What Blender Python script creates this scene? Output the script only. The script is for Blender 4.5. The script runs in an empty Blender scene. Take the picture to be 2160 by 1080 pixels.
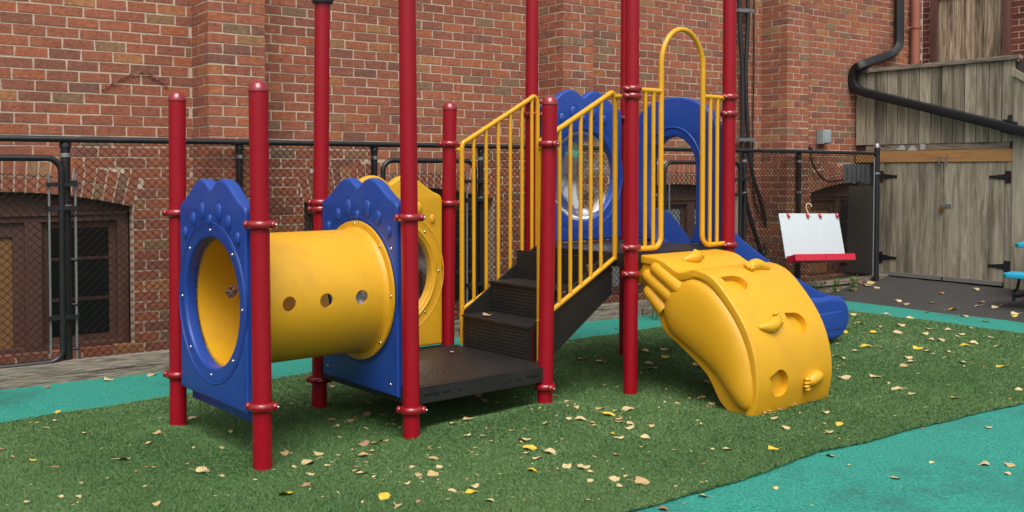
import bpy, bmesh, math, random
import numpy as np
from mathutils import Vector, Matrix, noise as mnoise

R = math.radians
rnd = random.Random(7)
scene = bpy.context.scene
COL = scene.collection

# ------------------------------------------------------------------ camera
F = 2108.0            # focal length in photo pixels (photo is 2160 x 1080)
PY = 415.0            # row of the principal point (the photo is a crop)
PITCH = R(1.5)
CAMH = 1.40
cam_d = bpy.data.cameras.new('camera')
cam = bpy.data.objects.new('camera', cam_d)
COL.objects.link(cam)
cam.location = (0, 0, CAMH)
cam.rotation_euler = (math.pi / 2 - PITCH, 0, 0)
cam_d.sensor_width = 36.0
cam_d.lens = 36.0 * F / 2160.0
cam_d.shift_y = -(540.0 - PY) / 2160.0
cam_d.clip_end = 2000
scene.camera = cam

# ------------------------------------------------------------------ light
SUN_EL, SUN_AZ = R(58), R(175)      # azimuth clockwise from +Y: behind the camera, to the right
w = bpy.data.worlds.new('World')
scene.world = w
w.use_nodes = True
nt = w.node_tree
sky = nt.nodes.new('ShaderNodeTexSky')
sky.sky_type = 'NISHITA'
sky.sun_disc = False
sky.sun_elevation = SUN_EL
sky.sun_rotation = SUN_AZ
sky.air_density = 1.0
sky.dust_density = 6.0
sky.ozone_density = 1.0
hs = nt.nodes.new('ShaderNodeHueSaturation')
hs.inputs['Saturation'].default_value = 0.25
nt.links.new(sky.outputs[0], hs.inputs['Color'])
nt.links.new(hs.outputs[0], nt.nodes['Background'].inputs[0])
nt.nodes['Background'].inputs[1].default_value = 0.14
sd = bpy.data.lights.new('sun', 'SUN')
sd.energy = 1.25
sd.angle = R(40)
sd.color = (1.0, 0.955, 0.89)
sun = bpy.data.objects.new('sun', sd)
COL.objects.link(sun)
sdir = Vector((math.sin(SUN_AZ) * math.cos(SUN_EL), math.cos(SUN_AZ) * math.cos(SUN_EL), math.sin(SUN_EL)))
sun.rotation_euler = sdir.to_track_quat('Z', 'Y').to_euler()
vs = scene.view_settings
vs.view_transform = 'Standard'
vs.look = 'None'
vs.exposure = 0.38
vs.gamma = 1.0
vs.use_curve_mapping = False

# ------------------------------------------------------------------ pixel geometry
def ray(px, py):
    a = (px - 1080.0) / F
    b = (PY - py) / F
    return Vector((a, math.cos(PITCH) + b * math.sin(PITCH), -math.sin(PITCH) + b * math.cos(PITCH)))
CAM = Vector((0, 0, CAMH))
def at_y(px, py, Y):
    d = ray(px, py)
    return CAM + d * (Y / d.y)
def at_plane(px, py, p0, n):
    d = ray(px, py)
    return CAM + d * ((p0 - CAM).dot(n) / d.dot(n))
def project(p):
    q = p - CAM
    zc = q.y * math.cos(PITCH) - q.z * math.sin(PITCH)
    yc = q.y * math.sin(PITCH) + q.z * math.cos(PITCH)
    return 1080 + F * q.x / zc, PY - F * yc / zc

# play structure frame: u along the tunnel, v towards the wall
TH = 0.697
P0 = Vector((-1.172, 4.617, 0))
UD = Vector((math.cos(TH), math.sin(TH), 0))
VD = Vector((-math.sin(TH), math.cos(TH), 0))
def uv(u, v, z=0.0):
    return P0 + UD * u + VD * v + Vector((0, 0, z))
def to_uv(p):
    q = p - P0
    return Vector((q.dot(UD), q.dot(VD), q.z))
# wall frame: s along the wall, d out of the wall
PH = R(35.9)
W0 = Vector((0, 9.36, 0))
WD = Vector((math.cos(PH), math.sin(PH), 0))
WN = Vector((math.sin(PH), -math.cos(PH), 0))
def wl(s, z, d=0.0):
    return W0 + WD * s + WN * d + Vector((0, 0, z))
def wall_px(px, py, d=0.0):
    p = at_plane(px, py, W0 + WN * d, WN)
    return (p - W0).dot(WD), p.z
SHED_S = wall_px(1802, 300)[0]
FD = 0.43       # fence line in front of the wall
def fence_px(px, py, d=FD):
    return wall_px(px, py, d)
def shed_px(px, py, off=0.0):
    """point on the shed face: e = distance out from the wall, z"""
    p = at_plane(px, py, wl(SHED_S - off, 0), WD)
    return (p - W0).dot(WN), p.z

def sstep(a, b, x):
    t = min(1.0, max(0.0, (x - a) / (b - a)))
    return t * t * (3 - 2 * t)
def ground(X, Y):
    p = Vector((X, Y, 0))
    s = (p - W0).dot(WD)
    g = 0.135 * sstep(3.6, 5.3, s)
    q = p - P0
    u, v = q.dot(UD), q.dot(VD)
    # worn hollow under the frame and low ridges where the turf bunches up round the footings
    g += 0.042 * math.exp(-((v + 0.05) / 0.15) ** 2) * sstep(0.75, 1.1, u) * (1 - sstep(1.75, 2.15, u))
    g += 0.052 * math.exp(-((u + 0.13) / 0.15) ** 2) * sstep(-0.05, 0.25, v) * (1 - sstep(0.75, 1.1, v))
    g -= 0.018 * sstep(-0.1, 0.25, v) * (1 - sstep(0.8, 1.3, v)) * sstep(-0.1, 0.3, u) * (1 - sstep(3.3, 3.9, u))
    f = 1 - sstep(9, 14, abs(Y - 6) + abs(X) * 0.6)
    g += f * (0.014 * mnoise.noise(Vector((X * 0.9, Y * 0.9, 3.1))) + 0.008 * mnoise.noise(Vector((X * 2.7, Y * 2.7, 8.1))))
    return g
def on_ground(px, py):
    d = ray(px, py)
    z = 0.0
    for _ in range(6):
        p = CAM + d * ((z - CAMH) / d.z)
        z = ground(p.x, p.y)
    return p

# ------------------------------------------------------------------ materials
MATS = {}
def lin(c):
    return tuple((x / 12.92 if x <= 0.04045 else ((x + 0.055) / 1.055) ** 2.4) for x in (c[0] / 255, c[1] / 255, c[2] / 255))
def nd(nt, t, **kw):
    n = nt.nodes.new(t)
    for k, v in kw.items():
        setattr(n, k, v)
    return n
def mat(name, base, rough=0.5, var=0.12, scale=6.0, bump=0.0, bscale=60.0, metal=0.0, coat=0.0, spec=0.5, dirt=None, dscale=2.5, damt=0.5, dlo=0.5, dhi=0.75, stretch=None, sheen=0.0, detail=6.0):
    """plain procedural surface: base colour with gentle noise variation, optional dirt, fine relief"""
    m = bpy.data.materials.new(name)
    m.use_nodes = True
    nt = m.node_tree
    b = nt.nodes['Principled BSDF']
    tc = nd(nt, 'ShaderNodeTexCoord')
    src = tc.outputs['Object']
    if stretch:
        mp = nd(nt, 'ShaderNodeMapping')
        mp.inputs['Scale'].default_value = stretch
        nt.links.new(src, mp.inputs[0])
        src = mp.outputs[0]
    nz = nd(nt, 'ShaderNodeTexNoise')
    nz.inputs['Scale'].default_value = scale
    nz.inputs['Detail'].default_value = detail
    nz.inputs['Roughness'].default_value = 0.62
    nt.links.new(src, nz.inputs['Vector'])
    mx = nd(nt, 'ShaderNodeMix', data_type='RGBA')
    mx.inputs[6].default_value = tuple(c * (1 - var) for c in base) + (1,)
    mx.inputs[7].default_value = tuple(min(1, c * (1 + var)) for c in base) + (1,)
    nt.links.new(nz.outputs[0], mx.inputs[0])
    col = mx.outputs[2]
    if dirt:
        n2 = nd(nt, 'ShaderNodeTexNoise')
        n2.inputs['Scale'].default_value = dscale
        n2.inputs['Detail'].default_value = 8
        n2.inputs['Roughness'].default_value = 0.7
        nt.links.new(src, n2.inputs['Vector'])
        mr = nd(nt, 'ShaderNodeMapRange')
        mr.inputs[1].default_value = dlo
        mr.inputs[2].default_value = dhi
        mr.inputs[4].default_value = damt
        nt.links.new(n2.outputs[0], mr.inputs[0])
        m2 = nd(nt, 'ShaderNodeMix', data_type='RGBA')
        nt.links.new(mr.outputs[0], m2.inputs[0])
        nt.links.new(col, m2.inputs[6])
        m2.inputs[7].default_value = tuple(dirt) + (1,)
        col = m2.outputs[2]
    nt.links.new(col, b.inputs['Base Color'])
    rr = nd(nt, 'ShaderNodeMapRange')
    rr.inputs[3].default_value = max(0.02, rough - 0.08)
    rr.inputs[4].default_value = min(1, rough + 0.1)
    nt.links.new(nz.outputs[0], rr.inputs[0])
    nt.links.new(rr.outputs[0], b.inputs['Roughness'])
    b.inputs['Metallic'].default_value = metal
    b.inputs['Coat Weight'].default_value = coat
    b.inputs['Coat Roughness'].default_value = 0.12
    b.inputs['Specular IOR Level'].default_value = spec
    if bump:
        n3 = nd(nt, 'ShaderNodeTexNoise')
        n3.inputs['Scale'].default_value = bscale
        n3.inputs['Detail'].default_value = 5
        nt.links.new(src, n3.inputs['Vector'])
        bp = nd(nt, 'ShaderNodeBump')
        bp.inputs['Strength'].default_value = bump
        bp.inputs['Distance'].default_value = 0.01
        nt.links.new(n3.outputs[0], bp.inputs['Height'])
        nt.links.new(bp.outputs[0], b.inputs['Normal'])
    MATS[name] = m
    return m

mat('red_paint', (0.29, 0.003, 0.012), 0.34, 0.06, 5, bump=0.02, bscale=25, coat=0.0, spec=0.35, dirt=(0.24, 0.022, 0.03), damt=0.2, dscale=9, dlo=0.55, dhi=0.8)
mat('red_clamp', (0.25, 0.005, 0.012), 0.22, 0.06, 5, bump=0.15, bscale=40, coat=0.6)
mat('yellow_plastic', (0.67, 0.345, 0.012), 0.42, 0.05, 3, bump=0.05, bscale=90, dirt=(0.42, 0.20, 0.035), damt=0.6, dscale=3.2, dlo=0.50, dhi=0.85)
mat('yellow_paint', (0.68, 0.335, 0.008), 0.34, 0.05, 6, bump=0.03, bscale=60, coat=0.2, dirt=(0.50, 0.27, 0.04), damt=0.25, dscale=10, dlo=0.56, dhi=0.8)
mat('blue_plastic', (0.012, 0.055, 0.30), 0.38, 0.08, 3, bump=0.05, bscale=90, dirt=(0.05, 0.095, 0.26), damt=0.6, dscale=3.5, dlo=0.5, dhi=0.82)
mat('steel_bolt', (0.62, 0.62, 0.62), 0.25, 0.1, 20, metal=1.0)
mat('black_steel', (0.012, 0.012, 0.014), 0.36, 0.2, 8, bump=0.05, dirt=(0.05, 0.045, 0.04), damt=0.4, dscale=14)
mat('galv_steel', (0.30, 0.31, 0.32), 0.42, 0.2, 30, metal=0.7)
mat('wire', (0.010, 0.009, 0.008), 0.32, 0.3, 20, metal=0.0)
mat('mortar', (0.56, 0.43, 0.325), 0.95, 0.25, 30, bump=0.5, bscale=120, dirt=(0.33, 0.25, 0.19), damt=0.75, dscale=1.3, dlo=0.45, dhi=0.8)
mat('brown_paint', (0.105, 0.046, 0.034), 0.6, 0.3, 10, bump=0.25, bscale=30, stretch=(1, 1, 1), dirt=(0.17, 0.085, 0.06), damt=0.4, dscale=12, dlo=0.5, dhi=0.8)
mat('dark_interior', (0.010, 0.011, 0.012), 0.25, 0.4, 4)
mat('frosted_pane', (0.42, 0.46, 0.47), 0.3, 0.35, 18)
mat('tan_board', (0.24, 0.115, 0.04), 0.7, 0.3, 5, bump=0.2, stretch=(8, 8, 0.8))
mat('aged_timber', (0.25, 0.205, 0.16), 0.9, 0.5, 9, bump=1.0, bscale=9, stretch=(1.0, 9, 9), dirt=(0.045, 0.034, 0.028), damt=0.9, dscale=4, dlo=0.47, dhi=0.64)
mat('rubber_black', (0.018, 0.018, 0.02), 0.42, 0.2, 10, bump=0.08)
mat('gutter_black', (0.012, 0.013, 0.015), 0.52, 0.15, 8, bump=0.03, spec=0.4)
mat('pipe_brown', (0.30, 0.10, 0.065), 0.6, 0.15, 6, bump=0.1)
mat('box_grey', (0.30, 0.34, 0.34), 0.5, 0.08, 8)
mat('vent_grey', (0.10, 0.11, 0.115), 0.5, 0.3, 12)
mat('board_white', (0.50, 0.55, 0.575), 0.25, 0.04, 3, dirt=(0.5, 0.52, 0.52), damt=0.3, dscale=4)
mat('tray_red', (0.48, 0.008, 0.03), 0.35, 0.06, 5)
mat('turquoise', (0.02, 0.36, 0.55), 0.4, 0.08, 5, bump=0.05)
mat('brass', (0.45, 0.30, 0.10), 0.4, 0.1, 8, metal=0.9)
mat('stair_vinyl', (0.012, 0.0115, 0.0115), 0.48, 0.25, 9, bump=0.1, bscale=150, dirt=(0.04, 0.035, 0.03), damt=0.4, dscale=4, dlo=0.45, dhi=0.8)
mat('new_lumber', (0.40, 0.20, 0.07), 0.75, 0.3, 4, bump=0.2, stretch=(1, 10, 10), dirt=(0.10, 0.05, 0.03), damt=0.7, dscale=2.2, dlo=0.55, dhi=0.75)
mat('dark_sheet', (0.05, 0.043, 0.036), 0.7, 0.25, 6, bump=0.2)
mat('paper', (0.42, 0.42, 0.40), 0.7, 0.06, 8)
mat('vine_dry', (0.22, 0.075, 0.05), 0.9, 0.4, 60)
mat('weed', (0.11, 0.16, 0.03), 0.6, 0.4, 40)
mat('sill_metal', (0.22, 0.21, 0.20), 0.5, 0.3, 20, metal=0.3, stretch=(1, 8, 8))

def wood_mat(name, c1, c2, c3):
    """weathered plank wood, vertical grain, tint per object"""
    m = bpy.data.materials.new(name)
    m.use_nodes = True
    nt = m.node_tree
    b = nt.nodes['Principled BSDF']
    tc = nd(nt, 'ShaderNodeTexCoord')
    oi = nd(nt, 'ShaderNodeObjectInfo')
    ad = nd(nt, 'ShaderNodeVectorMath', operation='MULTIPLY_ADD')
    cmb = nd(nt, 'ShaderNodeCombineXYZ')
    for k in range(3):
        nt.links.new(oi.outputs['Random'], cmb.inputs[k])
    nt.links.new(cmb.outputs[0], ad.inputs[0])
    ad.inputs[1].default_value = (37, 11, 23)
    nt.links.new(tc.outputs['Object'], ad.inputs[2])
    mp = nd(nt, 'ShaderNodeMapping')
    mp.inputs['Scale'].default_value = (10, 10, 0.8)
    nt.links.new(ad.outputs[0], mp.inputs[0])
    n1 = nd(nt, 'ShaderNodeTexNoise')
    n1.inputs['Scale'].default_value = 2.2
    n1.inputs['Detail'].default_value = 9
    n1.inputs['Roughness'].default_value = 0.7
    n1.inputs['Distortion'].default_value = 1.2
    nt.links.new(mp.outputs[0], n1.inputs['Vector'])
    cr = nd(nt, 'ShaderNodeValToRGB')
    cr.color_ramp.elements[0].position = 0.37
    cr.color_ramp.elements[0].color = c1 + (1,)
    cr.color_ramp.elements[1].position = 0.66
    cr.color_ramp.elements[1].color = c3 + (1,)
    e = cr.color_ramp.elements.new(0.5)
    e.color = c2 + (1,)
    nt.links.new(n1.outputs[0], cr.inputs[0])
    # broad stains
    mp2 = nd(nt, 'ShaderNodeMapping')
    mp2.inputs['Scale'].default_value = (5.0, 5.0, 0.45)
    nt.links.new(ad.outputs[0], mp2.inputs[0])
    n2 = nd(nt, 'ShaderNodeTexNoise')
    n2.inputs['Scale'].default_value = 1.6
    n2.inputs['Detail'].default_value = 5
    nt.links.new(mp2.outputs[0], n2.inputs['Vector'])
    mr = nd(nt, 'ShaderNodeMapRange')
    mr.inputs[1].default_value = 0.50
    mr.inputs[2].default_value = 0.68
    mr.inputs[4].default_value = 0.85
    nt.links.new(n2.outputs[0], mr.inputs[0])
    mx = nd(nt, 'ShaderNodeMix', data_type='RGBA')
    nt.links.new(mr.outputs[0], mx.inputs[0])
    nt.links.new(cr.outputs[0], mx.inputs[6])
    mx.inputs[7].default_value = tuple(c * 0.42 for c in c1) + (1,)
    # brightness per board
    hsv = nd(nt, 'ShaderNodeHueSaturation')
    mv = nd(nt, 'ShaderNodeMapRange')
    mv.inputs[3].default_value = 0.74
    mv.inputs[4].default_value = 1.22
    nt.links.new(oi.outputs['Random'], mv.inputs[0])
    nt.links.new(mv.outputs[0], hsv.inputs['Value'])
    nt.links.new(mx.outputs[2], hsv.inputs['Color'])
    nt.links.new(hsv.outputs[0], b.inputs['Base Color'])
    b.inputs['Roughness'].default_value = 0.88
    b.inputs['Specular IOR Level'].default_value = 0.25
    bp = nd(nt, 'ShaderNodeBump')
    bp.inputs['Strength'].default_value = 0.5
    bp.inputs['Distance'].default_value = 0.006
    nt.links.new(n1.outputs[0], bp.inputs['Height'])
    nt.links.new(bp.outputs[0], b.inputs['Normal'])
    MATS[name] = m
wood_mat('shed_wood', (0.21, 0.178, 0.128), (0.32, 0.28, 0.205), (0.42, 0.375, 0.285))
wood_mat('door_wood', (0.19, 0.158, 0.112), (0.30, 0.26, 0.19), (0.41, 0.365, 0.275))
wood_mat('plank_wood', (0.13, 0.09, 0.055), (0.30, 0.23, 0.155), (0.50, 0.41, 0.29))

def brick_mat(name, stops):
    m = bpy.data.materials.new(name)
    m.use_nodes = True
    nt = m.node_tree
    b = nt.nodes['Principled BSDF']
    at = nd(nt, 'ShaderNodeAttribute')
    at.attribute_name = 'tint'
    cr = nd(nt, 'ShaderNodeValToRGB')
    cr.color_ramp.interpolation = 'LINEAR'
    els = cr.color_ramp.elements
    els[0].position = stops[0][0]
    els[0].color = stops[0][1] + (1,)
    els[1].position = stops[-1][0]
    els[1].color = stops[-1][1] + (1,)
    for p, c in stops[1:-1]:
        e = els.new(p)
        e.color = c + (1,)
    nt.links.new(at.outputs['Fac'], cr.inputs[0])
    tc = nd(nt, 'ShaderNodeTexCoord')
    n1 = nd(nt, 'ShaderNodeTexNoise')
    n1.inputs['Scale'].default_value = 26
    n1.inputs['Detail'].default_value = 8
    n1.inputs['Roughness'].default_value = 0.72
    nt.links.new(tc.outputs['Object'], n1.inputs['Vector'])
    mr = nd(nt, 'ShaderNodeMapRange')
    mr.inputs[1].default_value = 0.3
    mr.inputs[2].default_value = 0.7
    mr.inputs[3].default_value = 0.62
    mr.inputs[4].default_value = 1.3
    nt.links.new(n1.outputs[0], mr.inputs[0])
    hsv = nd(nt, 'ShaderNodeHueSaturation')
    nt.links.new(mr.outputs[0], hsv.inputs['Value'])
    nt.links.new(cr.outputs[0], hsv.inputs['Color'])
    # mortar smears and lime bloom
    n2 = nd(nt, 'ShaderNodeTexNoise')
    n2.inputs['Scale'].default_value = 7
    n2.inputs['Detail'].default_value = 9
    n2.inputs['Roughness'].default_value = 0.75
    nt.links.new(tc.outputs['Object'], n2.inputs['Vector'])
    m2 = nd(nt, 'ShaderNodeMapRange')
    m2.inputs[1].default_value = 0.56
    m2.inputs[2].default_value = 0.78
    m2.inputs[4].default_value = 0.45
    nt.links.new(n2.outputs[0], m2.inputs[0])
    mx = nd(nt, 'ShaderNodeMix', data_type='RGBA')
    nt.links.new(m2.outputs[0], mx.inputs[0])
    nt.links.new(hsv.outputs[0], mx.inputs[6])
    mx.inputs[7].default_value = (0.33, 0.22, 0.16, 1)
    # broad soot and damp patches
    n4 = nd(nt, 'ShaderNodeTexNoise')
    n4.inputs['Scale'].default_value = 0.9
    n4.inputs['Detail'].default_value = 7
    n4.inputs['Roughness'].default_value = 0.65
    nt.links.new(tc.outputs['Object'], n4.inputs['Vector'])
    m4 = nd(nt, 'ShaderNodeMapRange')
    m4.inputs[1].default_value = 0.35
    m4.inputs[2].default_value = 0.65
    m4.inputs[3].default_value = 0.80
    m4.inputs[4].default_value = 1.08
    nt.links.new(n4.outputs[0], m4.inputs[0])
    h4 = nd(nt, 'ShaderNodeHueSaturation')
    nt.links.new(m4.outputs[0], h4.inputs['Value'])
    nt.links.new(mx.outputs[2], h4.inputs['Color'])
    nt.links.new(h4.outputs[0], b.inputs['Base Color'])
    b.inputs['Roughness'].default_value = 0.92
    b.inputs['Specular IOR Level'].default_value = 0.2
    n3 = nd(nt, 'ShaderNodeTexNoise')
    n3.inputs['Scale'].default_value = 55
    n3.inputs['Detail'].default_value = 6
    nt.links.new(tc.outputs['Object'], n3.inputs['Vector'])
    bp = nd(nt, 'ShaderNodeBump')
    bp.inputs['Strength'].default_value = 0.7
    bp.inputs['Distance'].default_value = 0.008
    nt.links.new(n3.outputs[0], bp.inputs['Height'])
    nt.links.new(bp.outputs[0], b.inputs['Normal'])
    MATS[name] = m
RED1, RED2, ORG = (0.30, 0.110, 0.068), (0.335, 0.118, 0.068), (0.37, 0.175, 0.078)
brick_mat('brick', [(0.0, (0.20, 0.098, 0.070)), (0.13, (0.25, 0.100, 0.068)), (0.30, RED1), (0.60, RED2), (0.80, (0.38, 0.128, 0.064)), (0.88, ORG), (0.94, (0.25, 0.150, 0.085)), (1.0, (0.22, 0.135, 0.085))])
brick_mat('brick_wing_shaded', [(0.0, (0.10, 0.036, 0.03)), (0.5, (0.135, 0.04, 0.032)), (1.0, (0.17, 0.05, 0.038))])  # maroon brick; the wing wall's shade is partly put into these colours

def deck_mat():
    m = mat('deck_vinyl', (0.015, 0.0145, 0.0145), 0.45, 0.25, 8, bump=0.0, dirt=(0.040, 0.031, 0.025), damt=0.5, dscale=2.4, dlo=0.4, dhi=0.75)
    nt = m.node_tree
    b = nt.nodes['Principled BSDF']
    tc = nd(nt, 'ShaderNodeTexCoord')
    vo = nd(nt, 'ShaderNodeTexVoronoi')
    vo.inputs['Scale'].default_value = 48
    vo.inputs['Randomness'].default_value = 0.0
    nt.links.new(tc.outputs['Object'], vo.inputs['Vector'])
    mr = nd(nt, 'ShaderNodeMapRange')
    mr.inputs[1].default_value = 0.18
    mr.inputs[2].default_value = 0.36
    nt.links.new(vo.outputs['Distance'], mr.inputs[0])
    # the punched holes are dark
    old = b.inputs['Base Color'].links[0].from_socket
    mh = nd(nt, 'ShaderNodeMix', data_type='RGBA')
    nt.links.new(mr.outputs[0], mh.inputs[0])
    mh.inputs[6].default_value = (0.004, 0.004, 0.004, 1)
    nt.links.new(old, mh.inputs[7])
    nt.links.new(mh.outputs[2], b.inputs['Base Color'])
    bp = nd(nt, 'ShaderNodeBump')
    bp.inputs['Strength'].default_value = 0.55
    bp.inputs['Distance'].default_value = 0.006
    bp.invert = False
    nt.links.new(mr.outputs[0], bp.inputs['Height'])
    nt.links.new(bp.outputs[0], b.inputs['Normal'])
deck_mat()

def glass_mat():
    m = bpy.data.materials.new('clear_acrylic')
    m.use_nodes = True
    nt = m.node_tree
    out = nt.nodes['Material Output']
    nt.nodes.remove(nt.nodes['Principled BSDF'])
    tr = nd(nt, 'ShaderNodeBsdfTransparent')
    tr.inputs[0].default_value = (0.86, 0.88, 0.88, 1)
    gl = nd(nt, 'ShaderNodeBsdfGlossy')
    gl.inputs['Roughness'].default_value = 0.10
    df = nd(nt, 'ShaderNodeBsdfDiffuse')
    df.inputs[0].default_value = (0.62, 0.62, 0.6, 1)
    fr = nd(nt, 'ShaderNodeFresnel')
    fr.inputs[0].default_value = 1.55
    tc = nd(nt, 'ShaderNodeTexCoord')
    nz = nd(nt, 'ShaderNodeTexNoise')
    nz.inputs['Scale'].default_value = 5
    nz.inputs['Detail'].default_value = 8
    nt.links.new(tc.outputs['Object'], nz.inputs['Vector'])
    mr = nd(nt, 'ShaderNodeMapRange')
    mr.inputs[1].default_value = 0.45
    mr.inputs[2].default_value = 0.85
    mr.inputs[4].default_value = 0.5
    nt.links.new(nz.outputs[0], mr.inputs[0])
    bp = nd(nt, 'ShaderNodeBump')
    bp.inputs['Strength'].default_value = 0.25
    bp.inputs['Distance'].default_value = 0.02
    nt.links.new(nz.outputs[0], bp.inputs['Height'])
    nt.links.new(bp.outputs[0], gl.inputs['Normal'])
    m1 = nd(nt, 'ShaderNodeMixShader')
    nt.links.new(fr.outputs[0], m1.inputs[0])
    nt.links.new(tr.outputs[0], m1.inputs[1])
    nt.links.new(gl.outputs[0], m1.inputs[2])
    m2 = nd(nt, 'ShaderNodeMixShader')
    nt.links.new(mr.outputs[0], m2.inputs[0])
    nt.links.new(m1.outputs[0], m2.inputs[1])
    nt.links.new(df.outputs[0], m2.inputs[2])
    nt.links.new(m2.outputs[0], out.inputs[0])
    MATS['clear_acrylic'] = m
glass_mat()

def speckle_mat(name, c_dark, c_mid, c_light, scale, patches, pamt, bump):
    """crumb rubber / asphalt: fine grains plus broad worn patches"""
    m = bpy.data.materials.new(name)
    m.use_nodes = True
    nt = m.node_tree
    b = nt.nodes['Principled BSDF']
    tc = nd(nt, 'ShaderNodeTexCoord')
    n1 = nd(nt, 'ShaderNodeTexNoise')
    n1.inputs['Scale'].default_value = scale
    n1.inputs['Detail'].default_value = 4
    n1.inputs['Roughness'].default_value = 0.8
    nt.links.new(tc.outputs['Object'], n1.inputs['Vector'])
    cr = nd(nt, 'ShaderNodeValToRGB')
    e = cr.color_ramp.elements
    e[0].position = 0.33
    e[0].color = c_dark + (1,)
    e[1].position = 0.68
    e[1].color = c_light + (1,)
    x = e.new(0.47)
    x.color = c_mid + (1,)
    nt.links.new(n1.outputs[0], cr.inputs[0])
    n2 = nd(nt, 'ShaderNodeTexNoise')
    n2.inputs['Scale'].default_value = 1.7
    n2.inputs['Detail'].default_value = 10
    n2.inputs['Roughness'].default_value = 0.68
    nt.links.new(tc.outputs['Object'], n2.inputs['Vector'])
    mr = nd(nt, 'ShaderNodeMapRange')
    mr.inputs[1].default_value = 0.50
    mr.inputs[2].default_value = 0.75
    mr.inputs[4].default_value = pamt
    nt.links.new(n2.outputs[0], mr.inputs[0])
    mx = nd(nt, 'ShaderNodeMix', data_type='RGBA')
    nt.links.new(mr.outputs[0], mx.inputs[0])
    nt.links.new(cr.outputs[0], mx.inputs[6])
    mx.inputs[7].default_value = patches + (1,)
    nt.links.new(mx.outputs[2], b.inputs['Base Color'])
    b.inputs['Roughness'].default_value = 0.9
    b.inputs['Specular IOR Level'].default_value = 0.25
    bp = nd(nt, 'ShaderNodeBump')
    bp.inputs['Strength'].default_value = bump
    bp.inputs['Distance'].default_value = 0.006
    nt.links.new(n1.outputs[0], bp.inputs['Height'])
    nt.links.new(bp.outputs[0], b.inputs['Normal'])
    MATS[name] = m
speckle_mat('teal_rubber', (0.012, 0.085, 0.072), (0.022, 0.215, 0.165), (0.055, 0.345, 0.265), 75, (0.028, 0.10, 0.085), 0.9, 0.6)
speckle_mat('asphalt', (0.018, 0.017, 0.017), (0.042, 0.040, 0.038), (0.085, 0.08, 0.075), 150, (0.075, 0.068, 0.062), 0.6, 0.7)
speckle_mat('turf_base', (0.02, 0.042, 0.014), (0.042, 0.085, 0.028), (0.06, 0.12, 0.042), 220, (0.03, 0.05, 0.02), 0.5, 0.5)

def blade_mat():
    m = bpy.data.materials.new('turf_blade')
    m.use_nodes = True
    nt = m.node_tree
    b = nt.nodes['Principled BSDF']
    at = nd(nt, 'ShaderNodeAttribute')
    at.attribute_name = 'tint'
    cr = nd(nt, 'ShaderNodeValToRGB')
    e = cr.color_ramp.elements
    e[0].position = 0.0
    e[0].color = (0.045, 0.105, 0.030, 1)
    e[1].position = 1.0
    e[1].color = (0.27, 0.29, 0.13, 1)
    for p, c in ((0.35, (0.075, 0.165, 0.048)), (0.7, (0.115, 0.215, 0.072)), (0.88, (0.16, 0.27, 0.105))):
        x = e.new(p)
        x.color = c + (1,)
    nt.links.new(at.outputs['Fac'], cr.inputs[0])
    nt.links.new(cr.outputs[0], b.inputs['Base Color'])
    b.inputs['Roughness'].default_value = 0.5
    b.inputs['Specular IOR Level'].default_value = 0.3
    MATS['turf_blade'] = m
blade_mat()
LEAFC = {'cream': (0.56, 0.45, 0.22), 'tan': (0.47, 0.33, 0.15), 'yellow': (0.62, 0.45, 0.045), 'brown': (0.34, 0.19, 0.11), 'rust': (0.36, 0.14, 0.06)}
for k, c in LEAFC.items():
    mat('leaf_' + k, c, 0.65, 0.25, 30, bump=0.3, bscale=120, dirt=tuple(x * 0.5 for x in c), damt=0.5, dscale=25, dlo=0.52, dhi=0.75)

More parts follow.
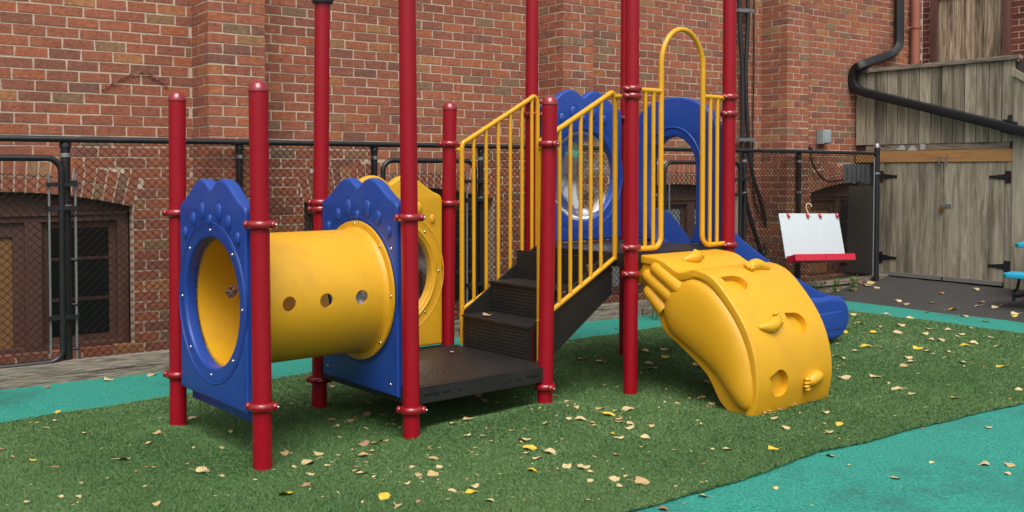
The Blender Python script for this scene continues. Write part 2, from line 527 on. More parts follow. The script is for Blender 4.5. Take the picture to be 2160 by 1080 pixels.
# ------------------------------------------------------------------ mesh helpers
class MB:
    def __init__(self):
        self.v, self.f, self.mi, self.t = [], [], [], []
    def add(self, verts, faces, mi=0, tint=None):
        o = len(self.v)
        self.v += [tuple(p) for p in verts]
        self.f += [tuple(i + o for i in f) for f in faces]
        self.mi += [mi] * len(faces)
        if tint is not None:
            self.t += [tint] * len(faces)
    BOXF = [(0, 3, 2, 1), (4, 5, 6, 7), (0, 1, 5, 4), (1, 2, 6, 5), (2, 3, 7, 6), (3, 0, 4, 7)]
    def box(self, x0, x1, y0, y1, z0, z1, mi=0, tint=None, M=None, jit=0.0):
        vs = [Vector((x, y, z)) for z in (z0, z1) for x, y in ((x0, y0), (x1, y0), (x1, y1), (x0, y1))]
        if jit:
            vs = [p + Vector((rnd.uniform(-jit, jit), rnd.uniform(-jit, jit), rnd.uniform(-jit, jit))) for p in vs]
        if M:
            vs = [M @ p for p in vs]
        self.add(vs, self.BOXF, mi, tint)
    def prism(self, poly, a0, a1, fn, mi=0):
        """poly in 2D; fn(x, y, a) gives the 3D point"""
        n = len(poly)
        vs = [fn(x, y, a0) for x, y in poly] + [fn(x, y, a1) for x, y in poly]
        fs = [tuple(range(n - 1, -1, -1)), tuple(range(n, 2 * n))]
        fs += [(i, (i + 1) % n, n + (i + 1) % n, n + i) for i in range(n)]
        self.add(vs, fs, mi)
    def tube(self, pts, r, seg=12, caps=True, mi=0, sect=None):
        pts = [Vector(p) for p in pts]
        n = len(pts)
        rs = r if isinstance(r, (list, tuple)) else [r] * n
        tang = []
        for i in range(n):
            a = pts[max(0, i - 1)]
            b = pts[min(n - 1, i + 1)]
            tang.append((b - a).normalized())
        up = Vector((0, 0, 1)) if abs(tang[0].z) < 0.9 else Vector((1, 0, 0))
        nrm = (up - tang[0] * up.dot(tang[0])).normalized()
        vs = []
        for i in range(n):
            nrm = (nrm - tang[i] * nrm.dot(tang[i])).normalized()
            bn = tang[i].cross(nrm)
            if sect:
                for a, b in sect:
                    vs.append(pts[i] + nrm * a + bn * b)
            else:
                for k in range(seg):
                    t = 2 * math.pi * k / seg
                    vs.append(pts[i] + (nrm * math.cos(t) + bn * math.sin(t)) * rs[i])
        m = len(sect) if sect else seg
        fs = []
        for i in range(n - 1):
            for k in range(m):
                fs.append((i * m + k, i * m + (k + 1) % m, (i + 1) * m + (k + 1) % m, (i + 1) * m + k))
        if caps:
            fs.append(tuple(range(m - 1, -1, -1)))
            fs.append(tuple((n - 1) * m + k for k in range(m)))
        self.add(vs, fs, mi)
    def lathe(self, prof, seg=24, M=None, mi=0):
        """prof: (r, z) list; r = 0 at the ends closes it"""
        M = M or Matrix()
        vs, idx = [], []
        for r, z in prof:
            if r < 1e-6:
                idx.append([len(vs)] * seg)
                vs.append(M @ Vector((0, 0, z)))
            else:
                idx.append(list(range(len(vs), len(vs) + seg)))
                for k in range(seg):
                    t = 2 * math.pi * k / seg
                    vs.append(M @ Vector((r * math.cos(t), r * math.sin(t), z)))
        fs = []
        for i in range(len(prof) - 1):
            for k in range(seg):
                q = [idx[i][k], idx[i][(k + 1) % seg], idx[i + 1][(k + 1) % seg], idx[i + 1][k]]
                o = []
                for a in q:
                    if a not in o:
                        o.append(a)
                if len(o) > 2:
                    fs.append(tuple(o))
        self.add(vs, fs, mi)
    def blob(self, c, rad, M=None, seg=14, rings=8, mi=0):
        M = M or Matrix()
        prof = [(math.sin(math.pi * i / rings), -math.cos(math.pi * i / rings)) for i in range(rings + 1)]
        prof[0] = (0, -1)
        prof[-1] = (0, 1)
        S = Matrix.Translation(Vector(c)) @ M @ Matrix.Diagonal((rad[0], rad[1], rad[2], 1))
        self.lathe(prof, seg, S, mi)
    def mesh(self, name, mats, smooth=None):
        me = bpy.data.meshes.new(name)
        me.from_pydata(self.v, [], self.f)
        for m in (mats if isinstance(mats, (list, tuple)) else [mats]):
            me.materials.append(MATS[m])
        if any(self.mi):
            me.polygons.foreach_set('material_index', self.mi)
        if self.t:
            a = me.attributes.new('tint', 'FLOAT', 'FACE')
            a.data.foreach_set('value', self.t)
        me.update()
        if smooth:
            me.shade_smooth()
            me.set_sharp_from_angle(angle=R(smooth))
        return me
    def obj(self, name, mats, parent=None, smooth=None, M=None):
        return link(name, self.mesh(name, mats, smooth), parent, M)

def link(name, me, parent=None, M=None):
    o = bpy.data.objects.new(name, me)
    COL.objects.link(o)
    if parent:
        o.parent = parent
    if M is not None:
        o.matrix_local = M
    return o
def empty(name, loc=(0, 0, 0), rz=0.0, parent=None):
    o = link(name, None, parent)
    o.location = loc
    o.rotation_euler = (0, 0, rz)
    o.empty_display_size = 0.1
    return o
def tag(o, label=None, cat=None, group=None, kind=None):
    if label:
        o['label'] = label
    if cat:
        o['category'] = cat
    if group:
        o['group'] = group
    if kind:
        o['kind'] = kind
    return o
def catmull(pts, n=8, closed=False):
    out = []
    P = [Vector(p) for p in pts]
    m = len(P)
    rng = range(m if closed else m - 1)
    for i in rng:
        g = (lambda k: P[k % m]) if closed else (lambda k: P[min(max(k, 0), m - 1)])
        p0, p1, p2, p3 = g(i - 1), g(i), g(i + 1), g(i + 2)
        for k in range(n):
            t = k / n
            out.append(0.5 * ((2 * p1) + (p2 - p0) * t + (2 * p0 - 5 * p1 + 4 * p2 - p3) * t * t + (3 * p1 - p0 - 3 * p2 + p3) * t ** 3))
    if not closed:
        out.append(P[-1])
    return out
def arc(cx, cy, r, a0, a1, n):
    return [(cx + r * math.cos(a0 + (a1 - a0) * i / n), cy + r * math.sin(a0 + (a1 - a0) * i / n)) for i in range(n + 1)]
def plate(name, loops, depth, bevel, m, parent=None, M=None, res=3, smooth=40):
    """flat plate from 2D outlines (first outer, then holes), rounded edges; lies in local XZ, thickness along Y"""
    cu = bpy.data.curves.new('tmp', 'CURVE')
    cu.dimensions = '2D'
    cu.fill_mode = 'BOTH'
    cu.extrude = max(0.0005, depth / 2 - bevel)
    cu.bevel_depth = bevel
    cu.bevel_resolution = res
    cu.offset = -bevel
    for lp in loops:
        sp = cu.splines.new('POLY')
        sp.points.add(len(lp) - 1)
        for i, p in enumerate(lp):
            sp.points[i].co = (p[0], p[1], 0, 1)
        sp.use_cyclic_u = True
    ob = bpy.data.objects.new('tmp', cu)
    me = bpy.data.meshes.new_from_object(ob)
    bpy.data.objects.remove(ob)
    bpy.data.curves.remove(cu)
    me.name = name
    bm = bmesh.new()
    bm.from_mesh(me)
    bmesh.ops.remove_doubles(bm, verts=bm.verts, dist=1e-5)
    bm.transform(Matrix.Rotation(math.pi / 2, 4, 'X'))
    bmesh.ops.recalc_face_normals(bm, faces=bm.faces)
    bm.to_mesh(me)
    bm.free()
    me.materials.clear()
    me.materials.append(MATS[m])
    me.shade_smooth()
    me.set_sharp_from_angle(angle=R(smooth))
    return link(name, me, parent, M)
def cut(ob, cutters):
    """subtract cutter objects and bake the result"""
    for c in cutters:
        md = ob.modifiers.new('b', 'BOOLEAN')
        md.operation = 'DIFFERENCE'
        md.solver = 'EXACT'
        md.object = c
    bpy.context.view_layer.update()
    dg = bpy.context.evaluated_depsgraph_get()
    me = bpy.data.meshes.new_from_object(ob.evaluated_get(dg))
    ob.modifiers.clear()
    old = ob.data
    me.name = old.name
    ob.data = me
    for c in cutters:
        bpy.data.objects.remove(c)
    me.shade_smooth()
    me.set_sharp_from_angle(angle=R(35))

# ------------------------------------------------------------------ ground
def sheet(name, m, rows, lift, kind='structure', label=None):
    """rows: list of rows of (X, Y) points"""
    b = MB()
    nr, nc = len(rows), len(rows[0])
    vs = [(x, y, ground(x, y) + lift) for r in rows for x, y in r]
    fs = [(i * nc + j, i * nc + j + 1, (i + 1) * nc + j + 1, (i + 1) * nc + j) for i in range(nr - 1) for j in range(nc - 1)]
    b.add(vs, fs)
    o = b.obj(name, m, smooth=60)
    bm = bmesh.new()
    bm.from_mesh(o.data)
    bmesh.ops.recalc_face_normals(bm, faces=bm.faces)
    if sum(f.normal.z for f in bm.faces) < 0:
        bmesh.ops.reverse_faces(bm, faces=bm.faces)
    bm.to_mesh(o.data)
    bm.free()
    tag(o, label, None, None, kind)
    return o
def lerp2(a, b, t):
    return (a[0] + (b[0] - a[0]) * t, a[1] + (b[1] - a[1]) * t)
xs = [-400, -150, -60, -30, -16] + [-10 + i * 0.25 for i in range(81)] + [16, 30, 60, 150, 400]
ys = [-400, -150, -60, -30, -12, -6] + [-2 + i * 0.25 for i in range(77)] + [22, 30, 60, 150, 600]
sheet('ground', 'asphalt', [[(x, y) for x in xs] for y in ys], -0.012)
def sd(s, d):
    p = wl(s, 0, d)
    return (p.x, p.y)
# rubber surface: everything from the timber edging to the asphalt strip, in wall coordinates
rows = []
for i in range(90):
    d = 0.50 + i * 0.13
    rows.append([sd(-9 + j * (9 + 3.70) / 100 + (0.02 * mnoise.noise(Vector((d * 1.5, 0, 5))) if j == 100 else 0), d) for j in range(101)])
sheet('rubber_surface', 'teal_rubber', rows, 0.0)
# turf strip: back edge and front edge read off the photo
back_px = [(0, 896), (180, 868), (360, 839), (640, 792), (690, 784), (1290, 708), (1390, 691)]
bp_ = [on_ground(*p) for p in back_px]
bs = [((p - W0).dot(WD), (p - W0).dot(WN)) for p in bp_]
front_px = [(1330, 1080), (1430, 1048), (1560, 1014), (1640, 985), (1740, 953), (1850, 928), (2000, 890), (2160, 853)]
fs_ = [((on_ground(*p) - W0).dot(WD), (on_ground(*p) - W0).dot(WN)) for p in front_px]
def interp(tab, s):
    tab = sorted(tab)
    if s <= tab[0][0]:
        (a, b), (c, d) = tab[0], tab[-1]
    elif s >= tab[-1][0]:
        (a, b), (c, d) = tab[0], tab[-1]
        return d + (d - b) / (c - a) * (s - c)
    else:
        for k in range(len(tab) - 1):
            if tab[k][0] <= s <= tab[k + 1][0]:
                (a, b), (c, d) = tab[k], tab[k + 1]
                break
    return b + (d - b) / (c - a) * (s - a)
S_END = 3.0
def turf_back(s):
    return interp(bs, s) + 0.012 * mnoise.noise(Vector((s * 2.5, 1.7, 0)))
def turf_front(s):
    return interp(fs_, s) + 0.035 * mnoise.noise(Vector((s * 1.9, 4.2, 0))) + 0.012 * mnoise.noise(Vector((s * 7.0, 9.2, 0)))
rows = []
for i in range(121):
    t = i / 120
    rows.append([])
    for j in range(221):
        s = -9 + j * (9 + S_END) / 220
        d = turf_back(s) + (turf_front(s) - turf_back(s)) * t
        s2 = s + (0.03 * mnoise.noise(Vector((d * 1.7, 0, 2.5))) if j == 220 else 0)
        rows[-1].append(sd(s2, d))
sheet('turf', 'turf_base', rows, 0.010)

# turf pile: short blades, denser where the camera is close
def turf_blades(n):
    rng = np.random.default_rng(3)
    TS = np.linspace(-9, 3.2, 900)
    TB = np.array([turf_back(q) for q in TS])
    TF = np.array([turf_front(q) for q in TS])
    P = []
    cnt = 0
    while cnt < n:
        px = rng.uniform(-350, 2510, 60000)
        # uniform in the picture -> thins out with distance
        py = 600 + (1230 - 600) * rng.uniform(0, 1, 60000) ** 0.85
        a = (px - 1080) / F
        b = (PY - py) / F
        dy = math.cos(PITCH) + b * math.sin(PITCH)
        dz = -math.sin(PITCH) + b * math.cos(PITCH)
        t = -CAMH / dz
        X, Y = a * t, dy * t
        s = X * WD.x + (Y - W0.y) * WD.y
        d = X * WN.x + (Y - W0.y) * WN.y
        ok = (d > np.interp(s, TS, TB) - 0.004) & (d < np.interp(s, TS, TF) + 0.008) & (s < S_END)
        P.append(np.stack([X[ok], Y[ok]], 1))
        cnt += ok.sum()
    P = np.concatenate(P)[:n]
    # heights from a lookup grid
    gx = np.linspace(-6, 8, 241)
    gy = np.linspace(2.5, 13, 211)
    G = np.array([[ground(x, y) for x in gx] for y in gy])
    ix = np.clip((P[:, 0] - gx[0]) / (gx[1] - gx[0]), 0, 239.999)
    iy = np.clip((P[:, 1] - gy[0]) / (gy[1] - gy[0]), 0, 209.999)
    i0, j0 = ix.astype(int), iy.astype(int)
    fx, fy = ix - i0, iy - j0
    z = (G[j0, i0] * (1 - fx) * (1 - fy) + G[j0, i0 + 1] * fx * (1 - fy) + G[j0 + 1, i0] * (1 - fx) * fy + G[j0 + 1, i0 + 1] * fx * fy) + 0.008
    m = len(P)
    dist = P[:, 1] / 4.5
    ang = rng.uniform(0, 2 * math.pi, m)
    wd = rng.uniform(0.0013, 0.0024, m) * np.clip(dist, 1, 2.2)
    hgt = rng.uniform(0.006, 0.014, m)
    lean = rng.uniform(0.4, 2.0, m) * hgt
    la = rng.uniform(0, 2 * math.pi, m)
    V = np.empty((m, 3, 3))
    V[:, 0, 0] = P[:, 0] - np.cos(ang) * wd
    V[:, 0, 1] = P[:, 1] - np.sin(ang) * wd
    V[:, 0, 2] = z
    V[:, 1, 0] = P[:, 0] + np.cos(ang) * wd
    V[:, 1, 1] = P[:, 1] + np.sin(ang) * wd
    V[:, 1, 2] = z
    V[:, 2, 0] = P[:, 0] + np.cos(la) * lean
    V[:, 2, 1] = P[:, 1] + np.sin(la) * lean
    V[:, 2, 2] = z + hgt
    me = bpy.data.meshes.new('turf_pile')
    me.vertices.add(m * 3)
    me.vertices.foreach_set('co', V.reshape(-1))
    me.loops.add(m * 3)
    me.loops.foreach_set('vertex_index', np.arange(m * 3, dtype=np.int32))
    me.polygons.add(m)
    me.polygons.foreach_set('loop_start', np.arange(0, m * 3, 3, dtype=np.int32))
    me.polygons.foreach_set('loop_total', np.full(m, 3, dtype=np.int32))
    a = me.attributes.new('tint', 'FLOAT', 'FACE')
    px_, py_ = P[:, 0], P[:, 1]
    patch = 0.5 * np.sin(px_ * 2.1 + 1.3 * np.sin(py_ * 1.7)) + 0.35 * np.sin(py_ * 3.3 + 1.1 * np.sin(px_ * 2.9)) + 0.25 * np.sin(px_ * 7.1 + py_ * 5.3) + 0.2 * np.sin(px_ * 13.7 - py_ * 11.9)
    a.data.foreach_set('value', np.clip(rng.beta(2.0, 2.6, m) * 1.05 + 0.15 * patch, 0, 1).astype(np.float32))
    me.materials.append(MATS['turf_blade'])
    me.update()
    me.validate()
    o = link('turf_pile', me)
    tag(o, 'short green artificial grass pile covering the play strip', 'grass', None, 'stuff')
turf_blades(1300000)

# ------------------------------------------------------------------ brick building
BL, BH = 0.216, 0.0762          # module incl. joint
JT = 0.013
BD = empty('brick_building', W0, PH)      # local x = s, local y = into the wall, z up
tag(BD, 'red brick building with pilasters and arched basement windows behind the fence', 'building')
PIL = 0.36
pil = []
for xl, xf, xr in ((406, 444, 560), (1137, 1179, 1252), (1606, 1656, 1706)):
    s0 = wall_px(xl, 250)[0]
    s1 = wall_px(xr, 250, PIL)[0]
    pil.append((s0, s1))
W_HW, W_RISE, W_SPR = 0.94, 0.12, 1.134
Ri = (W_HW ** 2 + W_RISE ** 2) / (2 * W_RISE)
ZC = W_SPR + W_RISE - Ri
RING = 0.228
ANG = math.asin(W_HW / Ri)
win_c = [wall_px(280, 437)[0] - W_HW, (wall_px(640, 470)[0] + wall_px(1043, 420)[0]) / 2, 2.2, wall_px(1706, 420)[0] + W_HW + 0.04]
Z_TOP, S_L, S_R = 3.75, -6.6, wall_px(1945, 60)[0]
WINB = 0.10
def excl(z, c):
    """half width of the window opening with its brick arch at height z"""
    if z < WINB:
        return 0
    if z < W_SPR - 0.01:
        return W_HW
    q = z - ZC
    if q >= Ri + RING:
        return 0
    h = q * math.tan(ANG)
    x = math.sqrt((Ri + RING) ** 2 - q * q)
    return min(h, x)
bricks = []         # (verts, tint, centre, faces)
def tintv():
    r = rnd.random()
    if r < 0.07:
        return rnd.uniform(0.0, 0.13)
    if r < 0.82:
        return rnd.uniform(0.16, 0.72)
    if r < 0.88:
        return rnd.uniform(0.72, 0.84)
    return rnd.uniform(0.84, 1.0)
def brick(s0, s1, z0, z1, d0, d1, tint=None):
    if s1 - s0 < 0.02:
        return
    pr = rnd.uniform(-0.0015, 0.0025)
    j = 0.0026
    vs = []
    for z in (z0, z1):
        for s, d in ((s0, d1 + pr), (s1, d1 + pr), (s1, d0), (s0, d0)):
            vs.append(Vector((s + rnd.uniform(-j, j), -d, z + rnd.uniform(-j, j))))
    bricks.append((vs, tintv() if tint is None else tint))
ncourse = int(Z_TOP / BH) + 1
spans = []
lft = S_L
for a, b in pil:
    spans.append((lft, a))
    lft = b
spans.append((lft, S_R))
for k in range(ncourse):
    z0 = k * BH - 0.02
    z1 = z0 + BH - JT
    zc = (z0 + z1) / 2
    for (a, b) in spans:
        off = rnd.uniform(-0.02, 0.02) + (0.5 * BL if k % 2 else 0)
        s = math.floor((a - off) / BL) * BL + off
        while s < b:
            e = s + BL
            lo, hi = max(s, a), min(e - JT, b - 0.004)
            pieces = [(lo, hi)]
            for c in win_c:
                h = excl(zc, c)
                if h:
                    h += 0.006
                    np_ = []
                    for p, q in pieces:
                        if q <= c - h or p >= c + h:
                            np_.append((p, q))
                        else:
                            if p < c - h:
                                np_.append((p, c - h))
                            if q > c + h:
                                np_.append((c + h, q))
                    pieces = np_
            for p, q in pieces:
                brick(p, q, z0, z1, -0.095, 0.0)
            s = e
    # pilasters: corner bricks alternate between header and stretcher
    for a, b in pil:
        wdt = b - a
        hd = 0.103
        if k % 2:
            # face starts with a full stretcher, 1 header deep
            s = a
            while s < b - 0.01:
                e = min(s + 0.205, b)
                if b - e < 0.06:
                    e = b
                brick(s, e, z0, z1, PIL - hd, PIL)
                s = e + JT
            brick(a, a + hd, z0, z1, 0.0, PIL - hd - JT)
            brick(b - hd, b, z0, z1, 0.0, PIL - hd - JT)
        else:
            brick(a, a + hd, z0, z1, PIL - 0.205, PIL)
            brick(b - hd, b, z0, z1, PIL - 0.205, PIL)
            s = a + hd + JT
            while s < b - hd - JT - 0.01:
                e = min(s + 0.205, b - hd - JT)
                if b - hd - JT - e < 0.05:
                    e = b - hd - JT
                brick(s, e, z0, z1, PIL - hd, PIL)
                s = e + JT
            brick(a, a + hd, z0, z1, 0.0, PIL - 0.205 - JT)
            brick(b - hd, b, z0, z1, 0.0, PIL - 0.205 - JT)
# arches: two rings of rowlock bricks
for c in win_c:
    for ring in range(2):
        r0 = Ri + ring * (RING / 2) + (0.004 if ring == 0 else 0.005)
        r1 = Ri + (ring + 1) * RING / 2 - 0.006
        n = 26
        for i in range(n):
            t0 = -ANG + 2 * ANG * i / n + 0.0016
            t1 = -ANG + 2 * ANG * (i + 1) / n - 0.0016
            pr = rnd.uniform(-0.001, 0.002)
            vs = []
            for d in (-0.095, 0.001 + pr):
                for rr, t in ((r0, t0), (r1, t0), (r1, t1), (r0, t1)):
                    vs.append(Vector((c + rr * math.sin(t), -d, ZC + rr * math.cos(t))))
            bricks.append((vs, tintv()))
# wing wall (perpendicular), seen above the shed
WING = 4.2
wing = []
for k in range(int(2.2 / BH), ncourse):
    z0 = k * BH - 0.02
    z1 = z0 + BH - JT
    d = (-0.5 if k % 2 else 0) * BL
    while d < WING:
        a, b = max(d, 0.012), d + BL - JT
        d += BL
        if b - a < 0.03:
            continue
        wing.append((a, b, z0, z1))
pf0, pf1 = None, None
def wing_px(px, py):
    p = at_plane(px, py, wl(S_R, 0), WD)
    return (p - W0).dot(WN), p.z
e_fl, e_fr = wing_px(1964, 60)[0], wing_px(2133, 60)[0]
wing_b = []
for a, b, z0, z1 in wing:
    for p, q in (((a, min(b, e_fl)), (max(a, e_fr), b)) if b > e_fl and a < e_fr else ((a, b),)):
        if q - p < 0.02:
            continue
        pr = rnd.uniform(-0.001, 0.002)
        vs = [Vector((x, -y, z)) for z in (z0, z1) for x, y in ((S_R - pr, p), (S_R - pr, q), (S_R + 0.09, q), (S_R + 0.09, p))]
        wing_b.append((vs, rnd.random()))
BW = Matrix.Translation(W0) @ Matrix.Rotation(PH, 4, 'Z')
def score(vs):
    pp = [project(BW @ p) for p in vs]
    x0, x1 = min(p[0] for p in pp), max(p[0] for p in pp)
    y0, y1 = min(p[1] for p in pp), max(p[1] for p in pp)
    cx, cy = (x0 + x1) / 2, (y0 + y1) / 2
    if not (5 < cx < 2150 and 3 < cy < 420):
        return 0
    return (x1 - x0) * (y1 - y0)
order = sorted(range(len(bricks)), key=lambda i: -score(bricks[i][0]))
rest = MB()
for n, i in enumerate(order):
    vs, t = bricks[i]
    if n < 300:
        b = MB()
        b.add(vs, MB.BOXF, 0, t)
        b.obj('brick', 'brick', BD)
    else:
        rest.add(vs, MB.BOXF, 0, t)
def fixn(o):
    bm = bmesh.new()
    bm.from_mesh(o.data)
    bmesh.ops.recalc_face_normals(bm, faces=bm.faces)
    bm.to_mesh(o.data)
    bm.free()
    return o
tag(fixn(rest.obj('brickwork', 'brick', BD)), kind='stuff')
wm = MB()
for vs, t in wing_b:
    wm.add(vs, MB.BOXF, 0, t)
tag(fixn(wm.obj('wing_brickwork', 'brick_wing_shaded', BD)), kind='stuff')
# mortar bed behind the bricks
outer = [(S_L, -0.3), (S_R, -0.3), (S_R, Z_TOP), (S_L, Z_TOP)]
def win_loop(c, hw=W_HW, rr=Ri, spr=W_SPR, bot=WINB):
    an = math.asin(hw / rr)
    return [(c - hw, bot)] + [(c + rr * math.sin(-an + 2 * an * i / 24), ZC + rr * math.cos(-an + 2 * an * i / 24)) for i in range(25)] + [(c + hw, bot)]
plate('mortar_bed', [outer] + [win_loop(c) for c in win_c], 0.085, 0.0006, 'mortar', BD, Matrix.Translation((0, 0.004 + 0.0425, 0)), res=0)
for a, b in pil:
    mb = MB()
    mb.box(a + 0.004, b - 0.004, -(PIL - 0.004), 0.02, -0.3, Z_TOP)
    mb.obj('pilaster_mortar', 'mortar', BD)
mb = MB()
mb.box(S_R + 0.004, S_R + 0.2, -WING, -0.001, 1.9, Z_TOP)
mb.obj('wing_mortar', 'mortar', BD)
# room darkness behind the windows
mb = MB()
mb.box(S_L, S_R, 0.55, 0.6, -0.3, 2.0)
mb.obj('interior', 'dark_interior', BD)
# windows
def window(c, tan, glass='dark_interior'):
    w_ = MB()
    wd = plate('window', [win_loop(c, W_HW - 0.004, Ri - 0.006), [(c - W_HW + 0.085, WINB + 0.05), (c + W_HW - 0.085, WINB + 0.05), (c + W_HW - 0.085, W_SPR - 0.10), (c - W_HW + 0.085, W_SPR - 0.10)]], 0.09, 0.004, 'brown_paint', BD, Matrix.Translation((0, 0.15, 0)), res=1)
    x0, x1 = c - W_HW + 0.085, c + W_HW - 0.085
    zb, zt = WINB + 0.05, W_SPR - 0.10
    M = MB()
    M.box(c - W_HW + 0.02, c + W_HW - 0.02, -0.062, -0.046, W_SPR - 0.055, W_SPR - 0.03)
    M.obj('head_moulding', 'brown_paint', wd)
    n = 3
    ww = (x1 - x0) / n
    for i in range(1, n):
        M = MB()
        M.box(x0 + ww * i - 0.055, x0 + ww * i + 0.055, -0.05, 0.03, zb, zt)
        M.obj('mullion', 'brown_paint', wd)
    for i in range(n):
        a, b = x0 + ww * i + (0.055 if i else 0), x0 + ww * (i + 1) - (0.055 if i < n - 1 else 0)
        if i in tan:
            M = MB()
            M.box(a, b, 0.0, 0.012, zb, zt)
            M.obj('infill_board', 'tan_board', wd)
            M = MB()
            M.box(a, a + 0.075, -0.02, -0.001, zb, zt)
            M.box(b - 0.075, b, -0.02, -0.001, zb, zt)
            M.box(a + 0.076, b - 0.076, -0.018, -0.001, zt - 0.10, zt)
            M.obj('sash', 'brown_paint', wd)
            continue
        M = MB()
        fr = 0.05
        M.box(a, a + fr, 0.0, 0.03, zb, zt)
        M.box(b - fr, b, 0.0, 0.03, zb, zt)
        M.box(a + fr, b - fr, 0.002, 0.028, zt - fr, zt)
        M.box(a + fr, b - fr, 0.002, 0.028, zb, zb + fr)
        M.obj('sash', 'brown_paint', wd)
        for q in range(1, 3):
            M = MB()
            zz = zb + (zt - zb) * q / 3 + 0.02
            M.box(a + fr, b - fr, 0.004, 0.024, zz - 0.011, zz + 0.011)
            M.obj('glazing_bar', 'galv_steel' if q == 5 else 'brown_paint', wd)
        M = MB()
        M.box(a + fr * 0.9, b - fr * 0.9, 0.012, 0.016, zb + fr * 0.9, zt - fr * 0.9)
        M.obj('pane', glass, wd)
        # insect screen wires
        M = MB()
        zz = zb + 0.06
        while zz < zt - 0.06:
            M.box(a + fr, b - fr, -0.004, -0.0025, zz, zz + 0.0035)
            zz += 0.017
        tag(M.obj('screen', 'wire', wd), kind='stuff')
    return wd
window(win_c[0], (1,))
window(win_c[1], ())
window(win_c[2], (), 'frosted_pane')
window(win_c[3], (0,))
# boarded-up opening on the wing wall
bo = plate('boarded_opening', [[(-e_fr, 2.2), (-e_fl, 2.2), (-e_fl, Z_TOP - 0.05), (-e_fr, Z_TOP - 0.05)], [(-e_fr + 0.09, 2.25), (-e_fl - 0.11, 2.25), (-e_fl - 0.11, Z_TOP - 0.12), (-e_fr + 0.09, Z_TOP - 0.12)]], 0.12, 0.004, 'brown_paint', BD, Matrix.Translation((S_R + 0.02, 0, 0)) @ Matrix.Rotation(math.pi / 2, 4, 'Z'), res=1)
np_ = 7
pw = (e_fr - 0.09 - e_fl - 0.11) / np_
for i in range(np_):
    M = MB()
    a = -e_fl - 0.11 - pw * i
    M.box(a - pw + 0.003, a - 0.002, 0.0 + 0.004 * (i % 2), 0.03, 2.25, Z_TOP - 0.12)
    M.obj('plank', 'plank_wood', bo)

# ------------------------------------------------------------------ wall-mounted things
# brown soil pipe
M = MB()
s_, _ = wall_px(1931, 60, 0.09)
p = wl(s_, 0, 0.09)
M.tube([(0, 0, 1.0), (0, 0, Z_TOP)], 0.055, 20)
M.obj('x', 'pipe_brown')
dp = bpy.data.objects['x']
dp.name = 'soil_pipe'
dp.location = (p.x, p.y, 0)
tag(dp, 'reddish brown round drainpipe on the brick wall beside the boarded opening', 'pipe')
M = MB()
zc = wall_px(1931, 58, 0.09)[1]
M.lathe([(0.056, -0.012), (0.066, -0.012), (0.066, 0.012), (0.056, 0.012)], 20, Matrix.Translation((0, 0, zc)))
M.box(-0.12, -0.06, -0.008, 0.008, zc - 0.008, zc + 0.008)
M.obj('bracket', 'pipe_brown', dp, 40)
# black downspout: down the wall, elbow, then along the shed face
def shp(px, py, off):
    e, z = shed_px(px, py, off)
    return wl(SHED_S - off, z, e)
def wpt(px, py, d):
    s, z = wall_px(px, py, d)
    return wl(s, z, d)
pts = [wpt(1897, -60, 0.09), wpt(1897, 40, 0.09), wpt(1896, 92, 0.09), wpt(1886, 110, 0.09), wpt(1868, 120, 0.09), shp(1822, 136, 0.09), shp(1806, 145, 0.10), shp(1800, 160, 0.10), shp(1801, 178, 0.10), shp(1814, 191, 0.09), shp(1840, 199, 0.075), shp(2000, 238, 0.075), shp(2200, 287, 0.075)]
path = catmull([pts[0], pts[1], pts[2], pts[3], pts[4], pts[5], pts[6], pts[7], pts[8], pts[9], pts[10]], 6) + [pts[11], pts[12]]
M = MB()
sec = []
for a, b in ((1, 1), (-1, 1), (-1, -1), (1, -1)):
    for q in range(4):
        t = math.atan2(b, a) + (q - 1.5) * R(22)
        sec.append((a * 0.041 + 0.008 * math.cos(t), b * 0.036 + 0.008 * math.sin(t)))
M.tube(path, 0.05, sect=sec)
ds = fixn(M.obj('downspout', 'gutter_black', smooth=40))
tag(ds, 'black square downspout bending off the brick wall and sloping across the shed boards', 'downspout')
M = MB()
q = shp(2128, 268, 0.075)
M.box(-0.015, 0.015, -0.075, 0.075, -0.07, 0.07)
M.box(-0.02, 0.02, 0.0, 0.03, 0.05, 0.13)
M.obj('strap', 'gutter_black', ds, None, Matrix.Translation(q) @ Matrix.Rotation(PH - math.pi / 2, 4, 'Z') @ Matrix.Rotation(R(15), 4, 'Y') @ Matrix.Rotation(math.pi / 2, 4, 'Z'))
# black cables hanging down the wall
def cable(name, px, r, label, d=0.06, clips=()):
    M = MB()
    pp = [wpt(x, y, d) for x, y in px]
    M.tube(catmull(pp, 8), r, 10)
    o = M.obj(name, 'rubber_black', smooth=50)
    tag(o, label, 'cable', 'cables on the wall')
    for x, y in clips:
        C = MB()
        c = wpt(x, y, d - 0.01)
        C.box(-0.075, 0.075, -0.02, r + 0.012, -0.018, 0.018)
        C.obj('clip', 'galv_steel', o, None, Matrix.Translation(c) @ Matrix.Rotation(PH, 4, 'Z') @ Matrix.Rotation(math.pi, 4, 'Z'))
    return o
cable('cable', [(1560, -40), (1561, 60), (1566, 160), (1566, 300), (1566, 380), (1580, 450), (1598, 510), (1608, 545)], 0.026, 'thick black cable nearest the red post, hanging in a long loop', 0.07, [(1563, 23), (1563, 295)])
cable('cable', [(1577, -40), (1577, 60), (1573, 170), (1579, 300), (1588, 370), (1606, 430), (1618, 490), (1612, 530), (1600, 548)], 0.024, 'thick black cable bowing to the right towards the pilaster', 0.065, [(1577, 23), (1581, 295)])
cable('cable', [(1591, -40), (1590, 150), (1588, 300), (1589, 400), (1597, 445), (1594, 462), (1586, 470)], 0.009, 'thin dark conduit running straight beside the two thick cables', 0.03)
